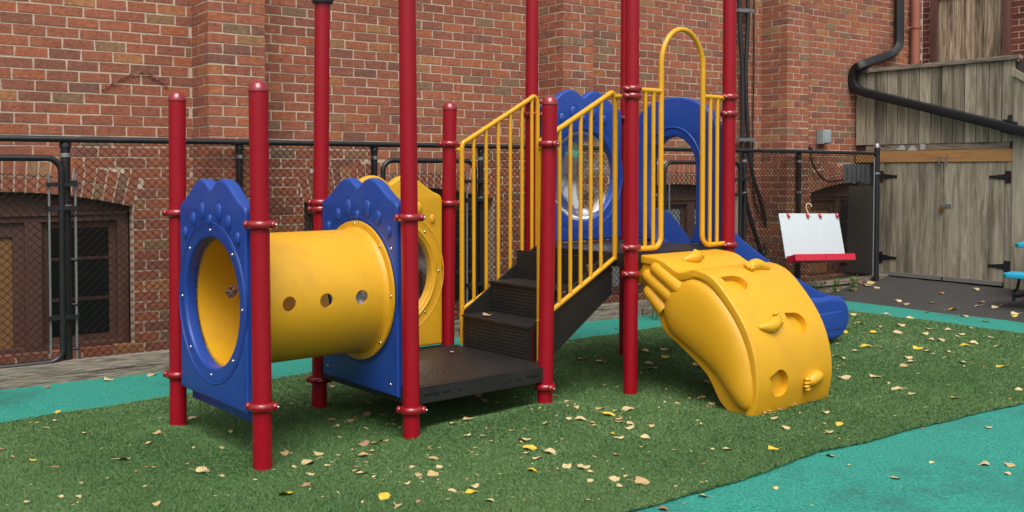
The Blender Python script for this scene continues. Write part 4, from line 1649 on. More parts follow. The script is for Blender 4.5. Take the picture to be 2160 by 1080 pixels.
# stairs ------------------------------------------------------------
ST = link('stairs', None, PS)
sv0, sv1 = 0.172, 0.835
NR = 3
rise = (Z2 - Z1) / NR
su0 = U[2] + 0.015
run = (U[3] - 0.01 - su0) / (NR)
for i in range(NR):
    z0, z1 = Z1 + rise * i, Z1 + rise * (i + 1)
    a = su0 + run * i
    M = MB()
    M.box(a, a + 0.012, sv0, sv1, z0 - (0.05 if i == 0 else 0.0), z1 - 0.014)
    # punched slots: rows of small ribs
    for r_ in range(7):
        for c in range(18):
            yy = sv0 + 0.03 + c * 0.034
            M.box(a - 0.0025, a + 0.0, yy, yy + 0.014, z0 + 0.035 + r_ * 0.02, z0 + 0.041 + r_ * 0.02)
    M.obj('riser', 'deck_vinyl', ST)
    if i < NR - 1:
        M = MB()
        M.box(a - 0.012, a + run + 0.0, sv0, sv1, z1 - 0.013, z1)
        M.obj('tread', 'deck_vinyl', ST)
for v_ in (sv0 - 0.02, sv1 + 0.003):
    M = MB()
    M.prism([(su0 + 0.022, Z1 + 0.006), (su0 + 0.11, Z1 - 0.02), (U[3] - 0.02, Z2 - 0.26), (U[3] - 0.02, Z2 - 0.0), (U[3] - 0.06, Z2 - 0.0), (su0 + 0.022, Z1 + rise + 0.025)], v_, v_ + 0.016, lambda x, y, a: Vector((x, a, y)))
    fixn(M.obj('stringer', 'stair_vinyl', ST))

# stair railings ------------------------------------------------------
def railing(v, pxl_top, pxl_bot, pxr_top, pxr_bot, bars, post_l, post_r):
    RL = link('railing', None, PS)
    n_ = VD
    p0 = uv(0, v)
    def L(px, py):
        return to_uv(at_plane(px, py, p0, n_))
    a, b = L(*pxl_top), L(*pxr_top)
    c, d = L(*pxl_bot), L(*pxr_bot)
    r = 0.0165
    ua, ub = a.x, b.x
    f = Vector((ua, v, Z1 + 0.002))
    sl = (b - a).normalized()
    M = MB()
    top = [f, Vector((ua, v, a.z - 0.06)), Vector((ua, v, a.z - 0.03)), Vector((ua, v, a.z)) + sl * 0.012, Vector((ua, v, a.z)) + sl * 0.045]
    top += [b - sl * 0.05, b - sl * 0.025, b + Vector((0.006, 0, 0.004)), b + Vector((0.032, 0, -0.012)), b + Vector((0.042, 0, -0.045)), Vector((ub + 0.042, v, d.z + 0.0))]
    sm = [top[0]] + catmull(top[1:5], 4) + catmull(top[5:10], 4) + [top[10]]
    M.tube(sm, r, 14)
    M.obj('handrail', 'yellow_paint', RL, 60)
    M = MB()
    M.tube([c, d + (d - c).normalized() * 0.045], r * 0.95, 12)
    M.obj('bottom_rail', 'yellow_paint', RL, 60)
    for q in bars:
        uu = ua + (ub - ua) * q
        zt = a.z + (b.z - a.z) * q
        zb = c.z + (d.z - c.z) * (uu - c.x) / (d.x - c.x)
        M = MB()
        M.tube([(uu, v, zb), (uu, v, zt - 0.004)], 0.0125, 10)
        M.obj('bar', 'yellow_paint', RL, 60)
    for k, zz, uu in ((post_l, a.z - 0.035, ua), (post_r, b.z - 0.02, ub + 0.035)):
        bb, dr = axis[k]
        q = to_uv(bb + dr * (zz - bb.z))
        M = MB()
        M.tube([(uu, v, zz), q + (Vector((uu, v, zz)) - q).normalized() * (PR - 0.005)], 0.014, 10)
        M.obj('bracket', 'yellow_paint', RL, 60)
railing(0.135, (1138, 300), (1134, 680), (1288, 197), (1292, 548), [0.13, 0.27, 0.42, 0.565, 0.71, 0.86], 6, 8)
railing(0.895, (974, 304), (972, 655), (1124, 205), (1126, 545), [0.16, 0.33, 0.50, 0.67, 0.84, 0.985], 5, 7)

# arch barrier over the climber ---------------------------------------
AB = link('arch_barrier', None, PS)
def A(px, py):
    return to_uv(at_plane(px, py, uv(0, 0), VD))
hl, hr_ = 2.771, 3.183
zb_, zt_ = A(1390, 522).z, A(1437, 62).z
zb2 = A(1500, 516).z
rad = (hr_ - hl) / 2
cx = (hl + hr_) / 2
pts = [Vector((U[3] + PR, 0, zb_)), Vector((hl - 0.07, 0, zb_))]
pts += [Vector((hl - 0.07 + 0.07 * math.sin(t), 0, zb_ + 0.07 - 0.07 * math.cos(t))) for t in [math.pi / 2 * i / 6 for i in range(1, 7)]]
zc_ = zt_ - rad * 1.18
pts += [Vector((cx - rad * math.cos(t), 0, zc_ + rad * 1.18 * math.sin(t))) for t in [math.pi * i / 24 for i in range(25)]]
pts += [Vector((hr_ + 0.07 - 0.07 * math.cos(t), 0, zb2 + 0.07 - 0.07 * math.sin(t))) for t in [math.pi / 2 * i / 6 for i in range(0, 7)]]
pts += [Vector((U[4] - PR, 0, zb2))]
M = MB()
M.tube(pts, 0.0175, 14)
M.obj('hoop', 'yellow_paint', AB, 60)
zbar1, zbar2 = A(1372, 191).z, A(1505, 205).z
for a_, b_, z_ in ((U[3] + PR, hl, zbar1), (hr_, U[4] - PR, zbar2)):
    M = MB()
    M.tube([(a_, 0, z_), (b_, 0, z_)], 0.0165, 12)
    M.obj('cross_bar', 'yellow_paint', AB, 60)
for uu, z0, z1 in ((2.622, zb_, zbar1), (2.698, zb_, zbar1), (3.262, zb2, zbar2), (3.337, zb2, zbar2)):
    M = MB()
    M.tube([(uu, 0, z0), (uu, 0, z1)], 0.0135, 10)
    M.obj('bar', 'yellow_paint', AB, 60)

# slide hood ----------------------------------------------------------
zt = A(1437, 200).z
def hood_loops():
    hw = 0.395
    top = []
    for i in range(25):
        t = math.pi * i / 24
        top.append((hw * math.cos(t), 0.78 + 0.255 * math.sin(t)))
    o = [(-hw, 0.0), (-0.16, 0.0)]
    # opening from the deck up
    inner = []
    w2 = 0.215
    inner = [(-0.16, 0.0), (-0.19, 0.06), (-w2, 0.16), (-w2, 0.52)] + [(-w2 * math.cos(t), 0.52 + 0.235 * math.sin(t)) for t in [math.pi * i / 20 for i in range(1, 20)]] + [(w2, 0.52), (w2, 0.16), (0.19, 0.06), (0.16, 0.0)]
    return [[(-hw, 0.0)] + inner + [(hw, 0.0)] + top]
HD = plate('slide_hood', hood_loops(), 0.08, 0.014, 'blue_plastic', PS, Matrix.Translation((U[4], VC, Z2 + 0.01)) @ Matrix.Rotation(math.pi / 2, 4, 'Z'))
M = MB()
w3 = 0.27
rp = [(w3, 0.12), (w3, 0.52)] + [(w3 * math.cos(t), 0.52 + 0.30 * math.sin(t)) for t in [math.pi * i / 20 for i in range(1, 20)]] + [(-w3, 0.52), (-w3, 0.12)]
M.tube([(x, 0.040, z) for x, z in rp], 0.008, 8)
M.obj('trim_ring', 'blue_plastic', HD, 60)

# slide ---------------------------------------------------------------
prof_u = catmull([Vector((3.44, 0.875, 0)), Vector((3.62, 0.855, 0)), Vector((3.85, 0.72, 0)), Vector((4.2, 0.545, 0)), Vector((4.65, 0.36, 0)), Vector((4.88, 0.275, 0)), Vector((5.05, 0.245, 0)), Vector((5.18, 0.235, 0))], 6)
M = MB()
ring = []
for i, p in enumerate(prof_u):
    t = i / (len(prof_u) - 1)
    hs_ = 0.20 - 0.06 * t if i > 2 else 0.20
    hw = 0.25
    lip = 0.035
    sec = [(-hw + 0.04, 0.0), (-hw + 0.01, 0.03), (-hw, hs_ - 0.01), (-hw - 0.012, hs_ + 0.005), (-hw - 0.035, hs_), (-hw - 0.042, hs_ - 0.04),
           (-hw - 0.03, -0.035), (-hw + 0.02, -0.055), (hw - 0.02, -0.055), (hw + 0.03, -0.035), (hw + 0.042, hs_ - 0.04), (hw + 0.035, hs_), (hw + 0.012, hs_ + 0.005), (hw, hs_ - 0.01), (hw - 0.01, 0.03), (hw - 0.04, 0.0)]
    ring.append([(p.x, VC - 0.01 + a, p.y + b) for a, b in sec])
m_ = len(ring[0])
vs = [q for r_ in ring for q in r_]
fs2 = [(i * m_ + k, i * m_ + (k + 1) % m_, (i + 1) * m_ + (k + 1) % m_, (i + 1) * m_ + k) for i in range(len(ring) - 1) for k in range(m_)]
fs2 += [tuple(range(m_)), tuple((len(ring) - 1) * m_ + k for k in range(m_))]
M.add(vs, fs2)
SL = fixn(M.obj('slide', 'blue_plastic', PS, 60))
# exit block: rounded sides reaching down to the turf
for v_ in (VC - 0.01 - 0.27, VC - 0.01 + 0.27):
    lp = [(4.66, 0.385), (4.68, 0.13), (4.90, 0.055), (5.06, 0.05), (5.16, 0.09), (5.22, 0.165), (5.23, 0.24), (5.20, 0.32), (5.12, 0.378), (5.0, 0.40), (4.84, 0.40)]
    lp = [(p.x, p.y) for p in catmull([Vector((a, b, 0)) for a, b in lp], 5, True)]
    side = plate('exit_side', [lp], 0.10, 0.042, 'blue_plastic', SL, Matrix.Translation((0, v_, 0.0)), res=5)
    iv = -1 if v_ < VC else 1
lp = [(4.68, 0.13), (5.09, 0.12), (5.12, 0.14), (5.12, 0.265), (5.09, 0.285), (4.72, 0.285)]
plate('side_pad', [lp], 0.05, 0.02, 'blue_plastic', SL, Matrix.Translation((0, VC - 0.01 - 0.30, 0)), res=4)
M = MB()
M.tube([(5.20, VC - 0.27, 0.20), (5.20, VC + 0.26, 0.20)], 0.05, 14)
M.obj('exit_lip', 'blue_plastic', SL, 60)
# upright wings where the slide leaves the deck
for v_ in (VC - 0.01 + 0.265,):
    lp = [(3.47, 0.80), (4.02, 0.72), (3.92, 0.86), (3.80, 0.98), (3.68, 1.08), (3.58, 1.12), (3.47, 1.12)] if v_ > VC else [(3.47, 0.80), (4.0, 0.74), (3.86, 0.88), (3.72, 0.97), (3.6, 1.03), (3.47, 1.05)]
    plate('entry_wing', [lp], 0.05, 0.018, 'blue_plastic', SL, Matrix.Translation((0, v_, 0)), res=3)

# climber -------------------------------------------------------------
CU0, CU1 = 2.575, 3.325
def cprof(px, py, u_):
    q_ = to_uv(at_plane(px, py, uv(u_, 0), UD))
    return (q_.y, q_.z)
up = [(0.045, 0.866)] + [cprof(x, y, CU0) for x, y in ((1356, 540), (1382, 545), (1397, 551), (1413, 563), (1430, 574), (1447, 573), (1467, 570), (1501, 586), (1536, 629), (1570, 688), (1590, 748), (1597, 812), (1592, 859))]
up.append((up[-1][0] + 0.030, -0.03))
dn = [(up[-1][0] + 0.11, -0.03)] + [cprof(x, y, CU0 + 0.012) for x, y in ((1519, 850), (1489, 790), (1440, 737), (1399, 696), (1383, 645), (1361, 606))] + [(0.03, 0.69)]
upc = [(p.x, p.y) for p in catmull([Vector((a, b, 0)) for a, b in up], 6)]
dnc = [(p.x, p.y) for p in catmull([Vector((a, b, 0)) for a, b in dn], 5)]
# plate() lies in XZ with thickness along Y; turn so that local x -> v and thickness -> u
RZ = Matrix.Rotation(math.pi / 2, 4, 'Z')
def offs0(poly, d):
    out = []
    for i, p in enumerate(poly):
        a, b = poly[max(0, i - 1)], poly[min(len(poly) - 1, i + 1)]
        t = Vector((b[0] - a[0], b[1] - a[1])).normalized()
        out.append((p[0] - t.y * d, p[1] + t.x * d))
    return out
CLM = plate('climber', [offs0(upc, 0.047) + dnc], CU1 - CU0 - 0.024, 0.012, 'yellow_plastic', PS, Matrix.Translation(((CU0 + CU1) / 2, 0, 0)) @ RZ, smooth=30)
# overhanging shell along the climbing face
def offs(poly, d):
    out = []
    for i, p in enumerate(poly):
        a, b = poly[max(0, i - 1)], poly[min(len(poly) - 1, i + 1)]
        t = Vector((b[0] - a[0], b[1] - a[1]))
        t.normalize()
        out.append((p[0] - t.y * d, p[1] + t.x * d))
    return out
outer_ = offs(upc, -0.004)
inner_ = offs(upc, 0.050)
shell = plate('climbing_face', [outer_ + list(reversed(inner_))], CU1 - CU0, 0.012, 'yellow_plastic', CLM, None, smooth=30)
def surf(t):
    """point and outward normal on the climbing face at arc fraction t (profile coordinates x = v, y = z)"""
    ln = [0]
    for a, b in zip(outer_[:-1], outer_[1:]):
        ln.append(ln[-1] + math.hypot(b[0] - a[0], b[1] - a[1]))
    q = t * ln[-1]
    for i in range(len(ln) - 1):
        if ln[i] <= q <= ln[i + 1]:
            f = (q - ln[i]) / (ln[i + 1] - ln[i])
            p = lerp2(outer_[i], outer_[i + 1], f)
            tx, ty = outer_[i + 1][0] - outer_[i][0], outer_[i + 1][1] - outer_[i][1]
            L_ = math.hypot(tx, ty)
            return p, (ty / L_, -tx / L_), (tx / L_, ty / L_)
def face_px(px, py):
    """where a picture point meets the climbing face: (u, t)"""
    best = None
    for i in range(0, 201):
        p, n_, tg = surf(i / 200 * 0.999)
        # u from the pixel column at this v, z
        lo, hi = CU0 - 0.2, CU1 + 0.2
        for _ in range(30):
            m2 = (lo + hi) / 2
            x, y = project(uv(m2, p[0], p[1]))
            if x < px:
                lo = m2
            else:
                hi = m2
        e = abs(y - py)
        # only points turned to the camera
        w3_ = UD * 0 + VD * n_[0] + Vector((0, 0, n_[1]))
        if w3_.dot(CAM - uv(m2, p[0], p[1])) < 0:
            continue
        if best is None or e < best[0]:
            best = (e, m2, i / 200 * 0.999)
    return best[1], best[2]
def face_matrix(u, t):
    """local frame in CLM space: x along +u (picture right), y up the face, z out of it"""
    p, n_, tg = surf(t)
    # CLM space: x = v, y = -(u - mid), z = z
    mid = (CU0 + CU1) / 2
    o = Vector((p[0], -(u - mid), p[1]))
    xz = Vector((0, -1, 0))
    zz_ = Vector((n_[0], 0, n_[1]))
    yy_ = zz_.cross(xz)
    return Matrix.Translation(o) @ Matrix((xz, yy_, zz_)).transposed().to_4x4()
# pockets
cuts = []
def dshape(w_, h_):
    return [(-w_, -h_ * 0.1), (-w_, h_), (0.1 * w_, h_)] + [(0.1 * w_ + w_ * 0.9 * math.sin(t), h_ * math.cos(t)) for t in [math.pi * i / 12 for i in range(1, 13)]] + [(-0.2 * w_, -h_), (-w_ * 0.75, -h_ * 0.7)]
for (px, py, w_, h_, rot) in ((1553, 596, 0.092, 0.058, 0), (1682, 680, 0.085, 0.066, -5), (1646, 808, 0.078, 0.078, 20)):
    u, t = face_px(px, py)
    C = MB()
    C.prism(list(reversed(dshape(w_, h_))), -0.042, 0.06, lambda x, y, a: Vector((x, y, a)))
    o = C.obj('tmp', 'yellow_plastic', CLM, None, face_matrix(u, t) @ Matrix.Rotation(R(rot), 4, 'Z'))
    fixn(o)
    cuts.append(o)
bpy.context.view_layer.update()
cut(shell, cuts)
md = shell.modifiers.new('bevel', 'BEVEL')
md.width = 0.006
md.segments = 2
md.limit_method = 'ANGLE'
md.angle_limit = R(50)
# foot-shaped grips
for (px, py, ln_, rot, flip) in ((1460, 546, 0.10, 12, 1), (1598, 566, 0.095, -8, -1), (1622, 685, 0.105, 10, 1), (1716, 798, 0.095, 8, -1)):
    u, t = face_px(px, py)
    C = MB()
    L_ = ln_
    path = catmull([Vector((-L_, 0.012, 0.0)), Vector((-L_ * 0.5, -0.002, 0.010)), Vector((0.0, -0.014, 0.016)), Vector((L_ * 0.5, -0.004, 0.014)), Vector((L_ * 0.8, 0.008, 0.008))], 4)
    n_ = len(path)
    key = [0.010, 0.022, 0.032, 0.038, 0.040, 0.038, 0.032, 0.020]
    rs = [float(np.interp(i / (n_ - 1), [k_ / 7 for k_ in range(8)], key)) for i in range(n_)]
    C.tube(path, rs, 14)
    for k in range(4):
        C.blob((L_ * 0.80 + 0.018 - abs(k - 1.2) * 0.006, 0.038 - k * 0.020, 0.016), (0.022, 0.0125, 0.018), None, 10, 6)
    Mx = face_matrix(u, t) @ Matrix.Rotation(R(rot), 4, 'Z')
    if flip < 0:
        Mx = Mx @ Matrix.Rotation(math.pi, 4, 'Z')
    C.obj('grip', 'yellow_plastic', CLM, 60, Mx)
# padded side with three rounded ribs
for sy in (1, -1):
    Y_ = sy * ((CU1 - CU0) / 2 - 0.013)
    def prof(px, py):
        q_ = to_uv(at_plane(px, py, uv(CU0 - 0.02, 0), UD))
        return Vector((q_.y, q_.z, 0))
    opx = [(1395, 650), (1408, 614), (1437, 592), (1463, 588), (1501, 613), (1544, 672), (1573, 740), (1585, 812), (1583, 853), (1573, 870), (1554, 864), (1531, 831), (1501, 789), (1459, 750), (1413, 708), (1398, 676)]
    lp = [(p.x, p.y) for p in catmull([prof(*q_) for q_ in opx], 5, True)]
    spine = [prof(*q_) for q_ in ((1425, 655), (1455, 672), (1500, 705), (1535, 760), (1557, 820))]
    spl = catmull(spine, 8)
    C = MB()
    K = 9
    n_ = len(lp)
    vs = []
    for k in range(K + 1):
        t = k / K
        hgt_ = 0.062 * math.sqrt(1 - (1 - t) ** 2) if t < 1 else 0.062
        for p in lp:
            c_ = min(spl, key=lambda q_: (q_.x - p[0]) ** 2 + (q_.y - p[1]) ** 2)
            x_, z_ = p[0] + (c_.x - p[0]) * t * 0.97, p[1] + (c_.y - p[1]) * t * 0.97
            vs.append((x_, Y_ + sy * (hgt_ - 0.006), z_))
    fs3 = [(k * n_ + i, k * n_ + (i + 1) % n_, (k + 1) * n_ + (i + 1) % n_, (k + 1) * n_ + i) for k in range(K) for i in range(n_)]
    fs3.append(tuple(K * n_ + i for i in range(n_)))
    C.add(vs, fs3)
    fixn(C.obj('side_pad', 'yellow_plastic', CLM, 75))
    for (a, b) in (((-0.115, 0.800), (-0.33, 0.675)), ((-0.045, 0.750), (-0.28, 0.610)), ((-0.060, 0.655), (-0.20, 0.535))):
        C = MB()
        va, vb = Vector((a[0], Y_ - sy * 0.008, a[1])), Vector((b[0], Y_ - sy * 0.008, b[1]))
        dd = (vb - va).normalized() * 0.03
        C.tube([va - dd, va - dd * 0.75, va - dd * 0.3, va + dd * 0.5, vb], [0.004, 0.024, 0.038, 0.046, 0.050], 18)
        C.obj('rib', 'yellow_plastic', CLM, 60)

# ------------------------------------------------------------------ weeds at the fence foot
def weed(px, py, Y, n, h, label):
    p = at_y(px, py, Y)
    p.z = max(0.02, ground(p.x, p.y))
    M = MB()
    for i in range(n):
        a = rnd.uniform(0, 6.28)
        r_ = rnd.uniform(0.0, 0.12)
        b = Vector((math.cos(a) * r_, math.sin(a) * r_ * 0.4, 0))
        hh = h * rnd.uniform(0.5, 1.0)
        t = b + Vector((rnd.uniform(-0.08, 0.08), rnd.uniform(-0.05, 0.05), hh))
        M.tube([b, (b + t) / 2 + Vector((0.01, 0, 0)), t], 0.003, 5)
        for q in range(7):
            c = b.lerp(t, rnd.uniform(0.25, 1.0))
            d = Vector((rnd.uniform(-1, 1), rnd.uniform(-1, 1), rnd.uniform(-0.3, 0.6))).normalized()
            e = d.cross(Vector((0, 0, 1))).normalized() * 0.016
            l_ = rnd.uniform(0.03, 0.06)
            M.add([c, c + d * l_ * 0.5 + e, c + d * l_, c + d * l_ * 0.5 - e], [(0, 1, 2, 3)])
    o = M.obj('weed', 'weed', None, None, Matrix.Translation(p))
    tag(o, label, 'weed', 'weeds along the fence')
weed(1755, 590, 11.0, 7, 0.26, 'small leafy weed under the left part of the easel tray')
weed(1795, 585, 11.25, 6, 0.24, 'small leafy weed under the right end of the easel tray')
weed(1725, 595, 10.9, 5, 0.18, 'low weed at the timber edging left of the easel')
weed(1384, 700, 9.35, 16, 1.15, 'tall yellow-green weed seen through the slide opening')

# ------------------------------------------------------------------ fallen leaves
def leaf_mesh(seed, big):
    r = random.Random(seed)
    n = 13
    L_, W_ = 1.0, r.uniform(0.62, 0.85)
    left, right = [], []
    for i in range(n + 1):
        t = i / n
        wv = W_ * 0.56 * max(0.0, math.sin(math.pi * t ** 0.8)) ** 0.95
        ser = (0.22 if big else 0.10) * (1 if i % 2 else -1) * wv * r.uniform(0.5, 1.2)
        left.append((t * L_ - 0.5, wv + ser))
        right.append((t * L_ - 0.5, -wv - ser * r.uniform(0.4, 1.2)))
    c1, c2 = r.uniform(0.0, 0.45), r.uniform(-0.2, 0.25)
    def zf(x, y):
        return c1 * y * y * 1.5 + c2 * (x + 0.1) ** 2 + 0.05 * math.sin(7 * x + 5 * y + seed)
    vs, fs3 = [], []
    for i in range(n + 1):
        for p in (left[i], (left[i][0], 0.0), right[i]):
            vs.append((p[0], p[1], zf(*p)))
    for i in range(n):
        for k in range(2):
            fs3.append((i * 3 + k, i * 3 + k + 1, (i + 1) * 3 + k + 1, (i + 1) * 3 + k))
    b = MB()
    b.add(vs, fs3)
    b.tube([(-0.5, 0, zf(-0.5, 0)), (-0.75, 0.05, 0.05), (-0.95, 0.12, 0.03)], 0.014, 4)
    return b
LM = {}
for c in LEAFC:
    for k in range(5):
        LM[(c, k)] = leaf_mesh(k * 7 + 1, k % 2).mesh('leaf', 'leaf_' + c, 70)
WHERE = {'turf': 'green turf', 'teal': 'teal rubber surface', 'asphalt': 'dark asphalt by the shed', 'deck': 'dark deck'}
LOOK = {'cream': 'pale cream', 'tan': 'tan', 'yellow': 'bright yellow', 'brown': 'curled brown', 'rust': 'rusty orange'}
def leaf(px, py, size_px, c, where='turf', p=None):
    if p is None:
        p = on_ground(px, py)
        p.z = ground(p.x, p.y) + {'turf': 0.017, 'teal': 0.004, 'asphalt': -0.006}[where]
    size = max(0.028, size_px * p.y / F * 0.9)
    o = link('fallen_leaf', LM[(c, rnd.randrange(5))])
    o.location = p + Vector((0, 0, size * 0.03))
    o.rotation_euler = (rnd.uniform(-0.25, 0.25), rnd.uniform(-0.25, 0.25), rnd.uniform(0, 6.28))
    o.scale = (size, size * rnd.uniform(0.8, 1.1), size)
    LEAVES.append((o, px, py, c, where, size, p))
LEAVES = []
big_leaves = [
    (68, 978, 28, 'yellow'), (122, 876, 22, 'yellow'), (118, 893, 14, 'cream'), (180, 920, 16, 'cream'), (25, 970, 18, 'tan'), (262, 976, 30, 'cream'), (330, 921, 24, 'tan'), (316, 940, 18, 'cream'), (467, 952, 18, 'tan'), (428, 998, 34, 'cream'), (486, 917, 18, 'cream'), (404, 888, 22, 'cream'), (120, 993, 14, 'tan'), (116, 993, 10, 'brown'), (172, 1026, 12, 'tan'), (330, 1072, 22, 'tan'), (128, 1056, 16, 'cream'), (165, 1056, 18, 'cream'), (60, 1067, 20, 'cream'), (2, 955, 14, 'brown'), (285, 1002, 12, 'brown'), (468, 1012, 16, 'cream'),
    (600, 965, 28, 'tan'), (612, 963, 18, 'cream'), (648, 985, 40, 'cream'), (672, 965, 32, 'cream'), (655, 1008, 20, 'cream'), (620, 993, 16, 'cream'), (645, 1032, 28, 'brown'), (603, 1050, 38, 'yellow'), (690, 990, 16, 'cream'), (712, 968, 16, 'tan'), (768, 945, 30, 'brown'), (790, 942, 24, 'cream'), (808, 938, 28, 'tan'), (765, 968, 30, 'tan'), (788, 958, 18, 'cream'), (752, 1000, 24, 'cream'), (765, 1006, 34, 'cream'), (812, 1056, 38, 'yellow'), (838, 1074, 34, 'tan'), (858, 1028, 22, 'cream'), (885, 1010, 24, 'tan'), (870, 993, 20, 'cream'), (912, 1010, 34, 'tan'), (915, 975, 24, 'tan'), (928, 993, 20, 'cream'), (953, 1043, 26, 'cream'), (1000, 1034, 36, 'cream'), (996, 1046, 34, 'yellow'), (882, 1066, 16, 'brown'), (945, 1062, 14, 'tan'), (1032, 1064, 24, 'cream'), (1020, 927, 20, 'tan'),
    (985, 893, 32, 'tan'), (978, 884, 26, 'cream'), (956, 900, 22, 'cream'), (985, 924, 20, 'cream'), (1108, 935, 36, 'cream'), (1118, 953, 38, 'yellow'), (1112, 963, 18, 'cream'), (1162, 962, 34, 'cream'), (1132, 974, 38, 'cream'), (1122, 999, 32, 'yellow'), (1195, 992, 30, 'cream'), (1230, 993, 36, 'cream'), (1300, 967, 22, 'tan'), (1245, 1002, 16, 'cream'), (1296, 1018, 30, 'cream'), (1246, 1022, 18, 'cream'), (1320, 1012, 16, 'cream'), (1355, 1026, 38, 'tan'), (1306, 1033, 16, 'cream'), (1240, 1064, 18, 'cream'), (1305, 930, 24, 'cream'), (1360, 930, 26, 'cream'), (1225, 891, 30, 'cream'), (1250, 898, 22, 'tan'), (1285, 881, 32, 'yellow'), (1265, 868, 26, 'cream'), (1300, 872, 22, 'cream'), (1306, 896, 26, 'tan'), (1328, 910, 24, 'cream'), (1255, 904, 18, 'cream'), (1200, 890, 18, 'cream'), (1150, 900, 18, 'cream'), (1080, 915, 16, 'tan'), (1195, 855, 20, 'cream'), (1216, 865, 20, 'cream'), (1290, 921, 18, 'yellow'), (1375, 906, 20, 'tan'), (1025, 851, 24, 'cream'), (1010, 840, 26, 'tan'), (1045, 856, 18, 'cream'), (890, 855, 18, 'tan'), (740, 893, 26, 'brown'), (700, 892, 20, 'brown'), (775, 880, 26, 'brown'), (805, 882, 18, 'tan'), (835, 880, 20, 'tan'), (710, 905, 20, 'cream'), (772, 910, 16, 'cream'), (830, 893, 16, 'cream'), (700, 820, 20, 'tan'),
    (1225, 763, 26, 'cream'), (1267, 768, 26, 'cream'), (1360, 745, 24, 'cream'), (1400, 742, 22, 'cream'), (1370, 772, 22, 'cream'), (1378, 782, 26, 'tan'), (1402, 758, 20, 'yellow'), (1340, 700, 18, 'cream'), (1468, 774, 18, 'cream'), (1490, 812, 22, 'tan'), (1480, 845, 22, 'tan'), (1430, 856, 16, 'tan'), (1500, 858, 18, 'cream'), (1325, 870, 30, 'cream'), (1305, 890, 28, 'tan'), (1330, 900, 20, 'cream'), (1424, 956, 16, 'tan'), (1535, 955, 30, 'cream'), (1630, 954, 28, 'yellow'), (1658, 910, 24, 'cream'), (1632, 890, 30, 'cream'), (1770, 901, 26, 'yellow'), (1748, 919, 24, 'cream'), (1740, 876, 24, 'cream'), (1745, 917, 16, 'tan'), (1890, 826, 28, 'cream'), (1845, 800, 30, 'cream'), (1785, 803, 28, 'cream'), (1770, 778, 18, 'yellow'), (1775, 803, 20, 'cream'), (1825, 735, 32, 'yellow'), (1806, 745, 20, 'cream'), (1763, 756, 20, 'cream'), (1775, 760, 20, 'cream'), (1895, 825, 22, 'cream'), (1925, 836, 22, 'cream'), (2015, 845, 24, 'cream'), (1905, 778, 24, 'tan'), (1915, 760, 26, 'cream'), (1918, 768, 22, 'cream'), (1935, 740, 26, 'yellow'), (1955, 746, 18, 'cream'), (2030, 770, 24, 'cream'), (2035, 733, 26, 'yellow'), (2000, 747, 18, 'cream'), (2055, 728, 20, 'cream'), (2110, 778, 26, 'yellow'), (2105, 735, 22, 'cream'), (2148, 828, 20, 'cream'), (2130, 848, 16, 'tan'), (1995, 758, 16, 'cream'), (1950, 708, 24, 'cream'), (1960, 720, 22, 'cream'), (1985, 722, 22, 'cream'), (2028, 709, 22, 'cream'), (1895, 706, 26, 'cream'), (1840, 706, 24, 'yellow'), (1800, 668, 20, 'cream'), (1815, 686, 22, 'yellow'), (1780, 704, 24, 'yellow'), (1900, 690, 20, 'cream'), (1960, 698, 18, 'cream'), (1855, 694, 18, 'tan'), (2090, 716, 20, 'cream'), (1998, 700, 18, 'cream'), (1485, 985, 14, 'rust'), (1350, 1016, 26, 'tan')]
for x, y, s_, c in big_leaves:
    leaf(x, y, s_, c)
for x, y, s_, c in [(1890, 1010, 26, 'tan'), (1790, 962 + 20, 14, 'cream'), (1636, 1032, 18, 'cream'), (1482, 1048, 26, 'cream'), (1400, 1076, 26, 'rust'), (1752, 963, 26, 'tan'), (2075, 980, 32, 'cream'), (2130, 983, 22, 'tan'), (2125, 1000, 18, 'cream'), (2085, 903, 22, 'cream'), (1965, 978, 16, 'cream'), (1380, 1064, 14, 'cream'), (100, 818, 18, 'rust'), (228, 803, 24, 'cream'), (320, 792, 26, 'tan'), (1920, 672, 20, 'cream'), (1980, 690, 18, 'cream'), (2035, 668, 20, 'cream'), (2080, 679, 22, 'cream'), (1872, 664, 16, 'cream'), (1955, 660, 16, 'cream')]:
    leaf(x, y, s_, c, 'teal')
for x, y, s_, c in [(1895, 632, 20, 'cream'), (1912, 641, 20, 'tan'), (2010, 646, 26, 'yellow'), (1965, 634, 18, 'cream'), (2060, 608, 16, 'cream'), (1800, 603, 20, 'tan'), (1830, 597, 24, 'tan'), (1850, 600, 20, 'cream'), (1812, 594, 22, 'rust'), (1838, 593, 22, 'tan'), (1750, 602, 22, 'tan'), (1740, 608, 18, 'cream'), (1766, 605, 16, 'tan'), (2140, 650, 20, 'cream'), (2098, 638, 16, 'cream'), (2062, 637, 14, 'cream'), (2070, 629, 18, 'brown'), (1985, 613, 14, 'rust'), (2110, 632, 14, 'tan'), (2140, 660, 18, 'yellow')]:
    leaf(x, y, s_, c, 'asphalt')
